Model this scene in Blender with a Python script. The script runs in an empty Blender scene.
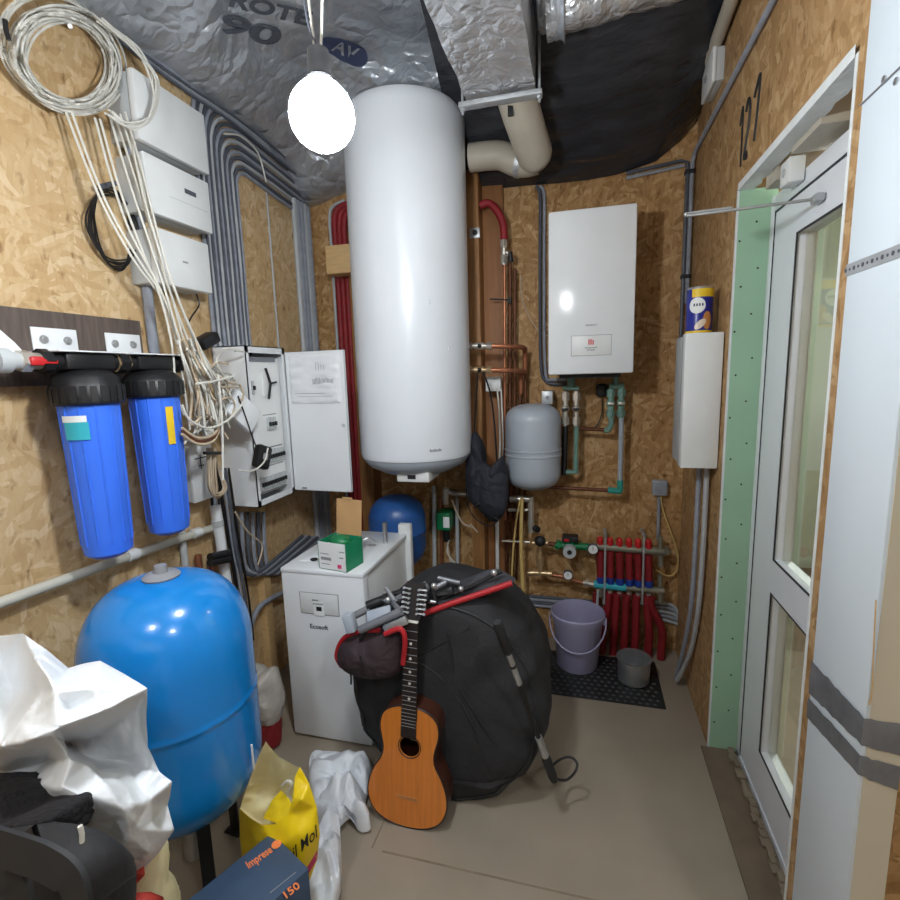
import bpy, bmesh, math, random
from mathutils import Vector, Matrix, noise
random.seed(7)
C = bpy.context.scene.collection
PI = math.pi
def V(*a): return Vector(a)
def nvec(p): return V(noise.noise(p+V(7.3, 1.1, 3.7)), noise.noise(p+V(-4.9, 8.2, 2.3)), noise.noise(p+V(2.6, -5.7, 9.4)))
# ---------------------------------------------------------------- camera frame
F = 497.5; H = 1.55
_d = V(95, 3250, F).normalized()
_y = V(132, -80, F); _y = (_y - _d*(_y.dot(_d))).normalized()
_z = -_d
_x = _y.cross(_z)
if _x[0] < 0: _x = -_x
CAM = V(0, 0, H)
def ray(px, py):
    r = V(px-450, py-450, F)
    return V(_x.dot(r), _y.dot(r), _z.dot(r))
def at(px, py, x=None, y=None, z=None):
    """the point of the room seen at a place of the photograph, on a wall, depth or height plane"""
    r = ray(px, py)
    if x is not None: t = x/r.x
    elif y is not None: t = y/r.y
    else: t = (z-H)/r.z
    return CAM + r*t
def run(pts, **k): return [at(a, b, **k) for a, b in pts]
def fit(pl, pr, py, yc):
    """centre X and radius of an upright cylinder at depth yc seen between two limbs"""
    a = ray(pl, py); b = ray(pr, py)
    ta, tb = math.atan2(a.x, a.y), math.atan2(b.x, b.y)
    m, h = (ta+tb)/2, (tb-ta)/2
    return yc*math.tan(m), (yc/math.cos(m))*math.sin(h)
# ---------------------------------------------------------------- materials
def lin(c):
    c = c/255
    return c/12.92 if c <= .04045 else ((c+.055)/1.055)**2.4
def rgb(c): return (lin(c[0]), lin(c[1]), lin(c[2]), 1)
def mat(name, col, rough=.5, metal=0., var=.12, scale=9., bump=0., bscale=40., coat=0., trans=0., emit=0., spec=.5, stretch=None, rvar=.1):
    m = bpy.data.materials.new(name); m.use_nodes = True
    nt = m.node_tree; N = nt.nodes; L = nt.links
    b = N['Principled BSDF']
    b.inputs['Roughness'].default_value = rough; b.inputs['Metallic'].default_value = metal
    b.inputs['Specular IOR Level'].default_value = spec
    if coat: b.inputs['Coat Weight'].default_value = coat; b.inputs['Coat Roughness'].default_value = .08
    if trans: b.inputs['Transmission Weight'].default_value = trans
    tc = N.new('ShaderNodeTexCoord'); mp = N.new('ShaderNodeMapping')
    if stretch: mp.inputs['Scale'].default_value = stretch
    L.new(tc.outputs['Object'], mp.inputs['Vector'])
    n = N.new('ShaderNodeTexNoise'); n.inputs['Scale'].default_value = scale; n.inputs['Detail'].default_value = 5
    L.new(mp.outputs[0], n.inputs['Vector'])
    r = N.new('ShaderNodeValToRGB'); c = rgb(col)
    lo = tuple(x*(1-var) for x in c[:3])+(1,); hi = tuple(min(1, x*(1+var*.6)) for x in c[:3])+(1,)
    r.color_ramp.elements[0].color = lo; r.color_ramp.elements[1].color = hi
    r.color_ramp.elements[0].position = .3; r.color_ramp.elements[1].position = .7
    L.new(n.outputs['Fac'], r.inputs[0]); L.new(r.outputs[0], b.inputs['Base Color'])
    if rvar:
        mr = N.new('ShaderNodeMapRange'); mr.inputs['To Min'].default_value = max(.02, rough-rvar*rough); mr.inputs['To Max'].default_value = min(1, rough+rvar*rough)
        L.new(n.outputs['Fac'], mr.inputs['Value']); L.new(mr.outputs[0], b.inputs['Roughness'])
    if bump:
        n2 = N.new('ShaderNodeTexNoise'); n2.inputs['Scale'].default_value = bscale; n2.inputs['Detail'].default_value = 4
        L.new(mp.outputs[0], n2.inputs['Vector'])
        bp = N.new('ShaderNodeBump'); bp.inputs['Strength'].default_value = bump; bp.inputs['Distance'].default_value = .01
        L.new(n2.outputs['Fac'], bp.inputs['Height']); L.new(bp.outputs[0], b.inputs['Normal'])
    if emit:
        b.inputs['Emission Color'].default_value = c; b.inputs['Emission Strength'].default_value = emit
    return m
def osb(name, plane, cols, gain=1., seams=None):
    """oriented strand board: three turned layers of stretched chips, the highest chip on top"""
    m = bpy.data.materials.new(name); m.use_nodes = True
    nt = m.node_tree; N = nt.nodes; L = nt.links; b = N['Principled BSDF']
    b.inputs['Roughness'].default_value = .62; b.inputs['Specular IOR Level'].default_value = .3
    tc = N.new('ShaderNodeTexCoord'); sp = N.new('ShaderNodeSeparateXYZ'); cb = N.new('ShaderNodeCombineXYZ')
    L.new(tc.outputs['Object'], sp.inputs[0])
    L.new(sp.outputs['XYZ'.index(plane[0])], cb.inputs[0]); L.new(sp.outputs['XYZ'.index(plane[1])], cb.inputs[1])
    nz = N.new('ShaderNodeTexNoise'); nz.inputs['Scale'].default_value = 7; nz.inputs['Detail'].default_value = 3
    L.new(cb.outputs[0], nz.inputs['Vector'])
    dm = N.new('ShaderNodeVectorMath'); dm.operation = 'MULTIPLY_ADD'; dm.inputs[1].default_value = (.05, .05, 0)
    L.new(nz.outputs['Color'], dm.inputs[0]); L.new(cb.outputs[0], dm.inputs[2])
    def layer(ang, off, sx, sy):
        mp = N.new('ShaderNodeMapping'); mp.inputs['Rotation'].default_value = (0, 0, math.radians(ang)); mp.inputs['Location'].default_value = (off, off*.7, 0)
        L.new(dm.outputs[0], mp.inputs['Vector'])
        ms = N.new('ShaderNodeVectorMath'); ms.operation = 'MULTIPLY'; ms.inputs[1].default_value = (sx, sy, 1)
        L.new(mp.outputs[0], ms.inputs[0])
        v = N.new('ShaderNodeTexVoronoi'); v.voronoi_dimensions = '2D'; v.inputs['Scale'].default_value = 1
        L.new(ms.outputs[0], v.inputs['Vector'])
        s = N.new('ShaderNodeSeparateColor'); L.new(v.outputs['Color'], s.inputs[0])
        return s.outputs[0], s.outputs[1]
    cur = layer(8, 0, 50, 12)
    for a, o, sx, sy in ((62, 3.1, 56, 13), (-40, 5.7, 48, 12), (100, 8.2, 54, 13), (28, 11.3, 44, 10)):
        nx = layer(a, o, sx, sy)
        gt = N.new('ShaderNodeMath'); gt.operation = 'GREATER_THAN'; L.new(nx[1], gt.inputs[0]); L.new(cur[1], gt.inputs[1])
        mx = N.new('ShaderNodeMath'); mx.operation = 'MAXIMUM'; L.new(nx[1], mx.inputs[0]); L.new(cur[1], mx.inputs[1])
        mi = N.new('ShaderNodeMix'); L.new(gt.outputs[0], mi.inputs[0]); L.new(cur[0], mi.inputs[2]); L.new(nx[0], mi.inputs[3])
        cur = (mi.outputs[0], mx.outputs[0])
    fs = N.new('ShaderNodeVectorMath'); fs.operation = 'MULTIPLY'; fs.inputs[1].default_value = (1, .22, 1); L.new(dm.outputs[0], fs.inputs[0])
    g = N.new('ShaderNodeTexNoise'); g.inputs['Scale'].default_value = 80; g.inputs['Detail'].default_value = 4; L.new(fs.outputs[0], g.inputs['Vector'])
    w = N.new('ShaderNodeTexNoise'); w.inputs['Scale'].default_value = 2.2; w.inputs['Detail'].default_value = 4; L.new(cb.outputs[0], w.inputs['Vector'])
    a1 = N.new('ShaderNodeMath'); a1.operation = 'MULTIPLY_ADD'; a1.inputs[1].default_value = .46; L.new(cur[0], a1.inputs[0])
    a0 = N.new('ShaderNodeMath'); a0.operation = 'MULTIPLY'; a0.inputs[1].default_value = .44; L.new(g.outputs['Fac'], a0.inputs[0]); L.new(a0.outputs[0], a1.inputs[2])
    a2 = N.new('ShaderNodeMath'); a2.operation = 'MULTIPLY_ADD'; a2.inputs[1].default_value = .35; L.new(w.outputs['Fac'], a2.inputs[0]); L.new(a1.outputs[0], a2.inputs[2])
    r = N.new('ShaderNodeValToRGB'); e = r.color_ramp.elements
    e[0].position = .18; e[0].color = rgb(cols[0]); e[1].position = .95; e[1].color = rgb(cols[3])
    for p, c in ((.42, cols[1]), (.7, cols[2])):
        k = e.new(p); k.color = rgb(c)
    L.new(a2.outputs[0], r.inputs[0])
    fk = N.new('ShaderNodeTexNoise'); fk.inputs['Scale'].default_value = 1; fk.inputs['Detail'].default_value = 3
    fv = N.new('ShaderNodeVectorMath'); fv.operation = 'MULTIPLY'; fv.inputs[1].default_value = (34, 15, 1); L.new(dm.outputs[0], fv.inputs[0]); L.new(fv.outputs[0], fk.inputs['Vector'])
    fr = N.new('ShaderNodeValToRGB'); fr.color_ramp.elements[0].position = .60; fr.color_ramp.elements[0].color = (1, 1, 1, 1); fr.color_ramp.elements[1].position = .74; fr.color_ramp.elements[1].color = (.52, .44, .36, 1)
    L.new(fk.outputs['Fac'], fr.inputs[0])
    mu = N.new('ShaderNodeMix'); mu.data_type = 'RGBA'; mu.blend_type = 'MULTIPLY'; mu.inputs[0].default_value = 1
    L.new(r.outputs[0], mu.inputs[6]); L.new(fr.outputs[0], mu.inputs[7]); L.new(mu.outputs[2], b.inputs['Base Color'])
    bp = N.new('ShaderNodeBump'); bp.inputs['Strength'].default_value = .15; bp.inputs['Distance'].default_value = .004
    L.new(a1.outputs[0], bp.inputs['Height']); L.new(bp.outputs[0], b.inputs['Normal'])
    return m
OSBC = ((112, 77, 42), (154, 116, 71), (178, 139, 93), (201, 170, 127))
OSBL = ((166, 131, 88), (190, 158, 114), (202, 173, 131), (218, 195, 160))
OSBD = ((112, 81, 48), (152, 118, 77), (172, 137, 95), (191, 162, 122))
M = {}
def foil_mat(name, col, rough, metal, bump, k=1.):
    m = mat(name, col, rough, metal=metal, var=.2, scale=5*k)
    nt = m.node_tree; N = nt.nodes; L = nt.links; b = N['Principled BSDF']
    tc = N.new('ShaderNodeTexCoord'); nz = N.new('ShaderNodeTexNoise'); nz.inputs['Scale'].default_value = 4*k; nz.inputs['Detail'].default_value = 3
    L.new(tc.outputs['Object'], nz.inputs['Vector'])
    ad = N.new('ShaderNodeVectorMath'); ad.operation = 'MULTIPLY_ADD'; ad.inputs[1].default_value = (.25/k, .25/k, .25/k)
    L.new(nz.outputs['Color'], ad.inputs[0]); L.new(tc.outputs['Object'], ad.inputs[2])
    prev = None
    for sc, st in ((7*k, .5), (17*k, .3), (70, .10)):
        v = N.new('ShaderNodeTexVoronoi'); v.feature = 'DISTANCE_TO_EDGE' if sc < 60 else 'F1'; v.inputs['Scale'].default_value = sc
        L.new(ad.outputs[0], v.inputs['Vector'])
        bp = N.new('ShaderNodeBump'); bp.inputs['Strength'].default_value = min(1, bump*st*1.6); bp.inputs['Distance'].default_value = .05/sc*6
        L.new(v.outputs[0], bp.inputs['Height'])
        if prev: L.new(prev.outputs[0], bp.inputs['Normal'])
        prev = bp
    L.new(prev.outputs[0], b.inputs['Normal'])
    return m
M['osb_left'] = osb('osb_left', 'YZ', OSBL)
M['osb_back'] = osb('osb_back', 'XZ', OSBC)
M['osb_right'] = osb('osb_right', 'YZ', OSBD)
M['white'] = mat('white_enamel', (226, 229, 232), .16, var=.02, spec=.4)
M['tank_white'] = mat('tank_white_enamel', (220, 225, 232), .30, var=.03, scale=2)
M['plastic_white'] = mat('white_plastic', (222, 224, 224), .42, var=.04)
M['plastic_grey'] = mat('light_grey_plastic', (186, 190, 192), .45, var=.06)
M['grey_light'] = mat('light_grey_line', (176, 180, 184), .5)
M['pale_pipe'] = mat('pale_beige_pipe', (196, 194, 182), .5, var=.06)
M['conduit'] = mat('grey_conduit', (146, 151, 162), .5, var=.15, scale=30)
M['conduit_dark'] = mat('dark_conduit', (84, 88, 98), .5, var=.2, scale=30)
M['black'] = mat('black_plastic', (22, 22, 25), .45, var=.2)
M['stud_rubber'] = mat('lighter_rubber', (66, 67, 70), .45, var=.2)  # lighter than the mat base so the stud pattern shows
M['red_trim'] = mat('dark_red_trim', (176, 30, 38), .5, var=.15)
M['faded_red'] = mat('faded_red_cloth', (196, 66, 56), .6, var=.15)
M['navy_cloth'] = mat('navy_black_cloth', (32, 34, 44), .8, var=.25, scale=14, bump=.3, bscale=30)
M['rubber'] = mat('black_rubber', (34, 35, 37), .6, var=.25)
M['cable_white'] = mat('white_cable', (210, 208, 200), .45, var=.08)
M['cable_beige'] = mat('beige_cable', (190, 172, 148), .5, var=.12)
M['cable_yellow'] = mat('yellow_cable', (204, 176, 110), .5, var=.1)
M['filter_blue'] = mat('filter_blue_plastic', (58, 116, 238), .38, var=.08, scale=4)
M['tank_blue'] = mat('blue_enamel', (20, 128, 208), .22, var=.07, scale=3, coat=.3)
M['tank_blue2'] = mat('navy_blue_enamel', (44, 92, 160), .35, var=.12, scale=6)
M['vessel_grey'] = mat('grey_enamel', (164, 172, 182), .33, var=.05)
M['copper'] = mat('copper', (178, 116, 86), .42, metal=.65, var=.25, scale=14)
M['copper_dull'] = mat('dull_copper', (112, 70, 52), .5, metal=.6, var=.3, scale=14)
M['brass'] = mat('brass', (204, 176, 136), .36, metal=.7, var=.2, scale=20)
M['nickel'] = mat('nickel', (206, 200, 190), .34, metal=.7, var=.12, scale=20)
M['bar_metal'] = mat('dull_manifold_metal', (150, 148, 132), .45, metal=.5, var=.15)
M['steel'] = mat('steel', (198, 200, 202), .36, metal=.85, var=.15, scale=16)
M['zinc'] = mat('zinc_strip', (184, 188, 192), .42, metal=.5, var=.15, scale=20)
M['red_foam'] = mat('red_foam_insulation', (138, 26, 34), .6, var=.2, scale=18, bump=.15)
M['red_plastic'] = mat('red_plastic', (196, 36, 40), .4, var=.1)
M['blue_cap'] = mat('blue_cap', (28, 66, 160), .4)
M['green_patina'] = mat('green_insulation', (112, 150, 138), .6, var=.28, scale=26, bump=.2)
M['teal'] = mat('teal_plastic', (44, 150, 140), .45)
M['green'] = mat('green_plastic', (14, 118, 70), .42, var=.1)
M['timber'] = mat('timber', (150, 106, 62), .6, var=.3, scale=7, stretch=(14, 14, 1), bump=.1)
M['timber_light'] = mat('light_timber', (206, 172, 122), .6, var=.12, scale=7, stretch=(2, 14, 14))
M['plywood'] = mat('plywood', (148, 100, 60), .6, var=.2, scale=5, stretch=(10, 10, .8))
M['laminate'] = mat('dark_woodgrain_laminate', (96, 84, 78), .5, var=.35, scale=10, stretch=(1, 9, .8))
M['floor'] = mat('floor_board', (150, 138, 122), .62, var=.12, scale=3.2, bump=.06, bscale=25)
M['dusty'] = mat('dusty_concrete', (132, 118, 100), .8, var=.25, scale=10, bump=.3, bscale=60)
M['drywall_green'] = mat('green_drywall', (150, 186, 158), .8, var=.05, scale=5)
M['drywall'] = mat('grey_drywall', (168, 172, 170), .85, var=.12, scale=12)
M['plaster'] = mat('white_plaster', (216, 220, 220), .8, var=.06, scale=30, bump=.3, bscale=60)
M['pvc'] = mat('white_pvc', (226, 230, 236), .3, var=.02)
M['pvc_pipe'] = mat('beige_pvc_pipe', (178, 170, 156), .5, var=.08)
M['gasket'] = mat('dark_gasket', (40, 42, 50), .5)
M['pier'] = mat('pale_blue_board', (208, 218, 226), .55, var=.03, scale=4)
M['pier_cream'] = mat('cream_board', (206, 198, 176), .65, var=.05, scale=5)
M['tape'] = mat('grey_duct_tape', (132, 134, 138), .26, metal=.35, var=.2, scale=18, bump=.4, bscale=22)
M['foil'] = foil_mat('grey_foil', (196, 201, 208), .34, .62, .9)
M['foil_bright'] = foil_mat('bright_foil', (212, 214, 218), .30, .7, 1., 2.2)
M['black_film'] = mat('black_film', (50, 51, 56), .25, var=.25, scale=5, bump=.9, bscale=11, stretch=(1, 2.5, 1.6))
M['ink'] = mat('grey_print', (78, 82, 90), .6, var=.1)
M['ink_black'] = mat('black_print', (28, 28, 30), .6)
M['ink_navy'] = mat('navy_print', (60, 68, 96), .6)
M['ink_red'] = mat('red_print', (214, 60, 64), .6)
M['ink_orange'] = mat('orange_print', (232, 128, 70), .6)
M['ink_pink'] = mat('pink_print', (214, 58, 110), .6)
M['ink_grey'] = mat('pale_grey_print', (140, 142, 146), .6)
M['paper'] = mat('white_paper', (232, 234, 234), .7, var=.03)
M['kraft'] = mat('kraft_cardboard', (192, 152, 104), .75, var=.08)
M['carton_green'] = mat('green_carton', (22, 138, 96), .5, var=.08)
M['yellow_print'] = mat('yellow_label', (232, 196, 40), .5)
M['teal_print'] = mat('teal_label', (54, 178, 196), .5)
M['bag_white'] = mat('white_woven_sack', (230, 234, 238), .5, var=.05, scale=10, bump=.6, bscale=16)
M['bag_plastic'] = mat('white_plastic_bag', (218, 222, 228), .35, var=.05, scale=10, bump=.3, bscale=20)
M['bag_yellow'] = mat('yellow_plastic_bag', (240, 206, 22), .35, var=.06, scale=8, bump=.25, bscale=16)
M['bag_inside'] = mat('pale_bag_inside', (226, 216, 172), .5, var=.1, scale=8, bump=.25, bscale=16)
M['black_cloth'] = mat('black_cloth', (36, 36, 39), .75, var=.25, scale=14, bump=.35, bscale=30)
M['dark_cloth'] = mat('charcoal_cloth', (58, 58, 63), .8, var=.2, scale=14, bump=.3, bscale=60)
M['maroon_cloth'] = mat('maroon_black_cloth', (52, 38, 42), .75, var=.2, scale=14, bump=.3, bscale=40)
M['fleece'] = mat('black_fleece', (24, 22, 26), .95, var=.35, scale=40, bump=1., bscale=70)
M['gunmetal'] = mat('grey_painted_tube', (128, 130, 136), .42, metal=.4, var=.12)
M['guitar_top'] = mat('orange_brown_spruce', (206, 122, 48), .32, var=.14, scale=6, stretch=(16, 1, 1), coat=.3)
M['guitar_side'] = mat('dark_mahogany', (70, 38, 26), .35, var=.2, coat=.2)
M['rosewood'] = mat('dark_rosewood', (34, 28, 28), .45, var=.2)
M['pearl'] = mat('pearl_inlay', (222, 220, 210), .3)
M['bucket'] = mat('lilac_plastic', (162, 158, 188), .42, var=.06)
M['navy_box'] = mat('dark_blue_carton', (58, 78, 104), .5, var=.12, scale=6)
M['clear_film'] = mat('clear_film', (190, 184, 176), .3, var=.15, scale=14, bump=.5, bscale=20)
M['sleeve'] = mat('glossy_sleeve', (228, 230, 234), .12, var=.04, bump=.5, bscale=14, spec=.8)
def glass_mat():
    m = bpy.data.materials.new('door_glass'); m.use_nodes = True
    b = m.node_tree.nodes['Principled BSDF']
    b.inputs['Base Color'].default_value = (.86, .93, .89, 1); b.inputs['Transmission Weight'].default_value = 1
    b.inputs['Roughness'].default_value = 0.02; b.inputs['IOR'].default_value = 1.45
    return m
M['glass'] = glass_mat()
def bulb_mat(name, s, c):
    m = bpy.data.materials.new(name); m.use_nodes = True
    b = m.node_tree.nodes['Principled BSDF']
    b.inputs['Base Color'].default_value = (.9, .9, .9, 1)
    b.inputs['Emission Color'].default_value = c; b.inputs['Emission Strength'].default_value = s
    return m
# ---------------------------------------------------------------- mesh building
def smooth(pts, n=6, closed=False):
    P = [Vector(p) for p in pts]
    if len(P) < 3: return P
    out = []; N = len(P)
    for i in range(N if closed else N-1):
        if closed: a, b, c, d = P[i-1], P[i], P[(i+1) % N], P[(i+2) % N]
        else: a, b, c, d = P[max(i-1, 0)], P[i], P[i+1], P[min(i+2, N-1)]
        for k in range(n):
            t = k/n
            out.append(.5*((2*b)+(c-a)*t+(2*a-5*b+4*c-d)*t*t+(3*b-a-3*c+d)*t*t*t))
    if not closed: out.append(P[-1])
    return out
class MB:
    def __init__(s, mtx=None): s.v = []; s.f = []; s.m = mtx
    def add(s, vs, fs, m=None):
        o = len(s.v)
        for p in vs:
            p = Vector(p)
            if m is not None: p = m @ p
            if s.m is not None: p = s.m @ p
            s.v.append(p)
        s.f += [tuple(i+o for i in f) for f in fs]
        return s
    def box(s, lo, hi, m=None, bev=0.):
        lo = Vector(lo); hi = Vector(hi)
        lo, hi = Vector(map(min, lo, hi)), Vector(map(max, lo, hi))
        if bev:
            bm = bmesh.new(); bmesh.ops.create_cube(bm, size=1)
            for q in bm.verts: q.co = Vector(((lo[i]+hi[i])/2+q.co[i]*(hi[i]-lo[i]) for i in range(3)))
            bmesh.ops.bevel(bm, geom=list(bm.edges), offset=bev, segments=2, profile=.5, affect='EDGES')
            bm.verts.index_update()
            s.add([q.co for q in bm.verts], [[w.index for w in f.verts] for f in bm.faces], m); bm.free()
            return s
        vs = [(x, y, z) for x in (lo.x, hi.x) for y in (lo.y, hi.y) for z in (lo.z, hi.z)]
        return s.add(vs, [(0, 1, 3, 2), (4, 6, 7, 5), (0, 4, 5, 1), (2, 3, 7, 6), (0, 2, 6, 4), (1, 5, 7, 3)], m)
    def tube(s, pts, r, seg=8, closed=False, m=None, cap=True):
        P = [Vector(p) for p in pts]; n = len(P)
        rs = r if isinstance(r, (list, tuple)) else [r]*n
        T = []
        for i in range(n):
            if closed: t = P[(i+1) % n]-P[i-1]
            else: t = P[min(i+1, n-1)]-P[max(i-1, 0)]
            T.append(t.normalized() if t.length > 1e-9 else V(0, 0, 1))
        u = T[0].orthogonal().normalized(); vs = []
        for i in range(n):
            u = (u-T[i]*u.dot(T[i]))
            u = u.normalized() if u.length > 1e-6 else T[i].orthogonal().normalized()
            w = T[i].cross(u)
            for k in range(seg):
                a = 2*PI*k/seg
                vs.append(P[i]+(u*math.cos(a)+w*math.sin(a))*rs[i])
        fs = []
        for i in range(n if closed else n-1):
            j = (i+1) % n
            for k in range(seg):
                l = (k+1) % seg
                fs.append((i*seg+k, i*seg+l, j*seg+l, j*seg+k))
        if not closed and cap:
            fs.append(tuple(reversed(range(seg)))); fs.append(tuple((n-1)*seg+k for k in range(seg)))
        return s.add(vs, fs, m)
    def cyl(s, a, b, r, seg=24, r2=None, m=None): return s.tube([a, b], [r, r if r2 is None else r2], seg, m=m)
    def lathe(s, prof, c=(0, 0, 0), seg=40, m=None, close=False):
        c = Vector(c); vs = []; n = len(prof)
        for r, z in prof:
            for k in range(seg):
                a = 2*PI*k/seg; vs.append(c+V(r*math.cos(a), r*math.sin(a), z))
        fs = []
        for i in range(n if close else n-1):
            j = (i+1) % n
            for k in range(seg):
                l = (k+1) % seg; fs.append((i*seg+k, i*seg+l, j*seg+l, j*seg+k))
        if not close:
            if prof[0][0] > 1e-6: fs.append(tuple(reversed(range(seg))))
            if prof[-1][0] > 1e-6: fs.append(tuple((n-1)*seg+k for k in range(seg)))
        return s.add(vs, fs, m)
    def ball(s, c, r, seg=20, m=None, sc=(1, 1, 1)):
        n = seg//2; c = Vector(c)
        vs = []
        for i in range(n+1):
            t = PI*i/n
            for k in range(seg):
                a = 2*PI*k/seg
                vs.append(c+V(math.sin(t)*math.cos(a)*sc[0], math.sin(t)*math.sin(a)*sc[1], -math.cos(t)*sc[2])*r)
        fs = [(i*seg+k, i*seg+(k+1) % seg, (i+1)*seg+(k+1) % seg, (i+1)*seg+k) for i in range(n) for k in range(seg)]
        return s.add(vs, fs, m)
    def prism(s, poly, d, m=None):
        """poly: list of points; d: extrusion vector"""
        d = Vector(d); P = [Vector(p) for p in poly]; n = len(P)
        fs = [tuple(reversed(range(n))), tuple(range(n, 2*n))]+[(i, (i+1) % n, n+(i+1) % n, n+i) for i in range(n)]
        return s.add(P+[p+d for p in P], fs, m)
    def grid(s, fn, nu, nv, m=None, flip=False):
        vs = [fn(i/nu, j/nv) for j in range(nv+1) for i in range(nu+1)]
        fs = [(j*(nu+1)+i, j*(nu+1)+i+1, (j+1)*(nu+1)+i+1, (j+1)*(nu+1)+i) for j in range(nv) for i in range(nu)]
        return s.add(vs, fs, m)
    def pillow(s, outline, nrm, front, back, amp=.02, freq=7., rings=16, n=120, seed=0., power=.5, ridge=1., sub=True, facet=False):
        """a closed soft body: an outline swollen to the front and to the back and crumpled"""
        O = smooth(outline, max(1, n//len(outline)), True) if sub else [Vector(p) for p in outline]
        k = len(O); c = sum(O, V(0, 0, 0))/k; nrm = Vector(nrm).normalized(); vs = []; fs = []
        rg = random.Random(int(seed*100)+3); DIR = []
        for i_ in range(9):
            dv = V(rg.gauss(0, 1), rg.gauss(0, 1), rg.gauss(0, 1)); dv = (dv-nrm*dv.dot(nrm)*.6).normalized()
            DIR.append((dv, (.35, .5, .7, .95, 1.3, 1.8, 2.4, 3.2, 4.2)[i_]*rg.uniform(.85, 1.15), rg.uniform(0, 9)))
        def crump(p, w):
            if facet:
                q = p*freq; q = q+nvec(q*.45+V(seed, 1, 2))*.8
                h = 0.; k0 = 1.
                for i_, (dv, f_, ph) in enumerate(DIR):
                    k_ = k0*(.35+1.1*abs(noise.noise(q*.5+V(i_*3.1, seed, 0)))*2)
                    h += k_*(abs((q.dot(dv)*f_+ph) % 2-1)-.5)/f_**.85
                side = nvec(q*.6)*amp*.35
                return p+nrm*amp*w*ridge*h+side*(.4+.6*abs(w))
            q = p*freq+V(seed, seed*1.3, -seed)
            q = q+nvec(q*.6+V(2, 7, 1))*.55
            rd = lambda k, o: 1-2.4*abs(noise.noise(q*k+V(o, 2*o, -o)))
            h = .75*rd(.5, 9)+.55*rd(1., 4)+.32*rd(2.1, 6)+.18*rd(4.3, 3)+.3*noise.noise(q*1.4)
            side = nvec(q*.9)*amp*.55
            return p+nrm*amp*w*ridge*h+side*(.4+.6*abs(w))
        for sd, th in ((1, front), (-1, back)):
            base = len(vs)
            for i in range(rings+1):
                t = 1-i/rings
                lift = th*max(0, 1-t**2)**power
                for j in range(k):
                    if i == 0 and sd == -1: vs.append(vs[j]); continue
                    p = c+(O[j]-c)*t
                    vs.append(crump(p, sd*(.25+.75*(1-t**4)))+nrm*sd*lift)
            for i in range(rings):
                for j in range(k):
                    l = (j+1) % k
                    f = (base+i*k+j, base+i*k+l, base+(i+1)*k+l, base+(i+1)*k+j)
                    fs.append(f if sd == 1 else tuple(reversed(f)))
        s.add(vs, fs)
        return s
    def build(s, name, mt, parent=None, label=None, cat=None, group=None, kind=None, ang=38, merge=True):
        me = bpy.data.meshes.new(name)
        me.from_pydata([tuple(p) for p in s.v], [], s.f)
        if merge:
            bm = bmesh.new(); bm.from_mesh(me); bmesh.ops.remove_doubles(bm, verts=bm.verts, dist=1e-5)
            bmesh.ops.recalc_face_normals(bm, faces=bm.faces); bm.to_mesh(me); bm.free()
        me.shade_smooth(); me.set_sharp_from_angle(angle=math.radians(ang))
        me.materials.append(M[mt] if isinstance(mt, str) else mt)
        o = bpy.data.objects.new(name, me); C.objects.link(o)
        if parent is None:                                  # a thing of one mesh: its origin goes to its base
            if s.v:
                xs = [p.x for p in s.v]; ys = [p.y for p in s.v]; zs = [p.z for p in s.v]
                b = V((min(xs)+max(xs))/2, (min(ys)+max(ys))/2, min(zs))
                if kind != 'structure':
                    me.transform(Matrix.Translation(-b)); o.location = b
        else: adopt(o, parent)
        tag(o, label, cat, group, kind)
        return o
from mathutils.geometry import delaunay_2d_cdt
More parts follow.
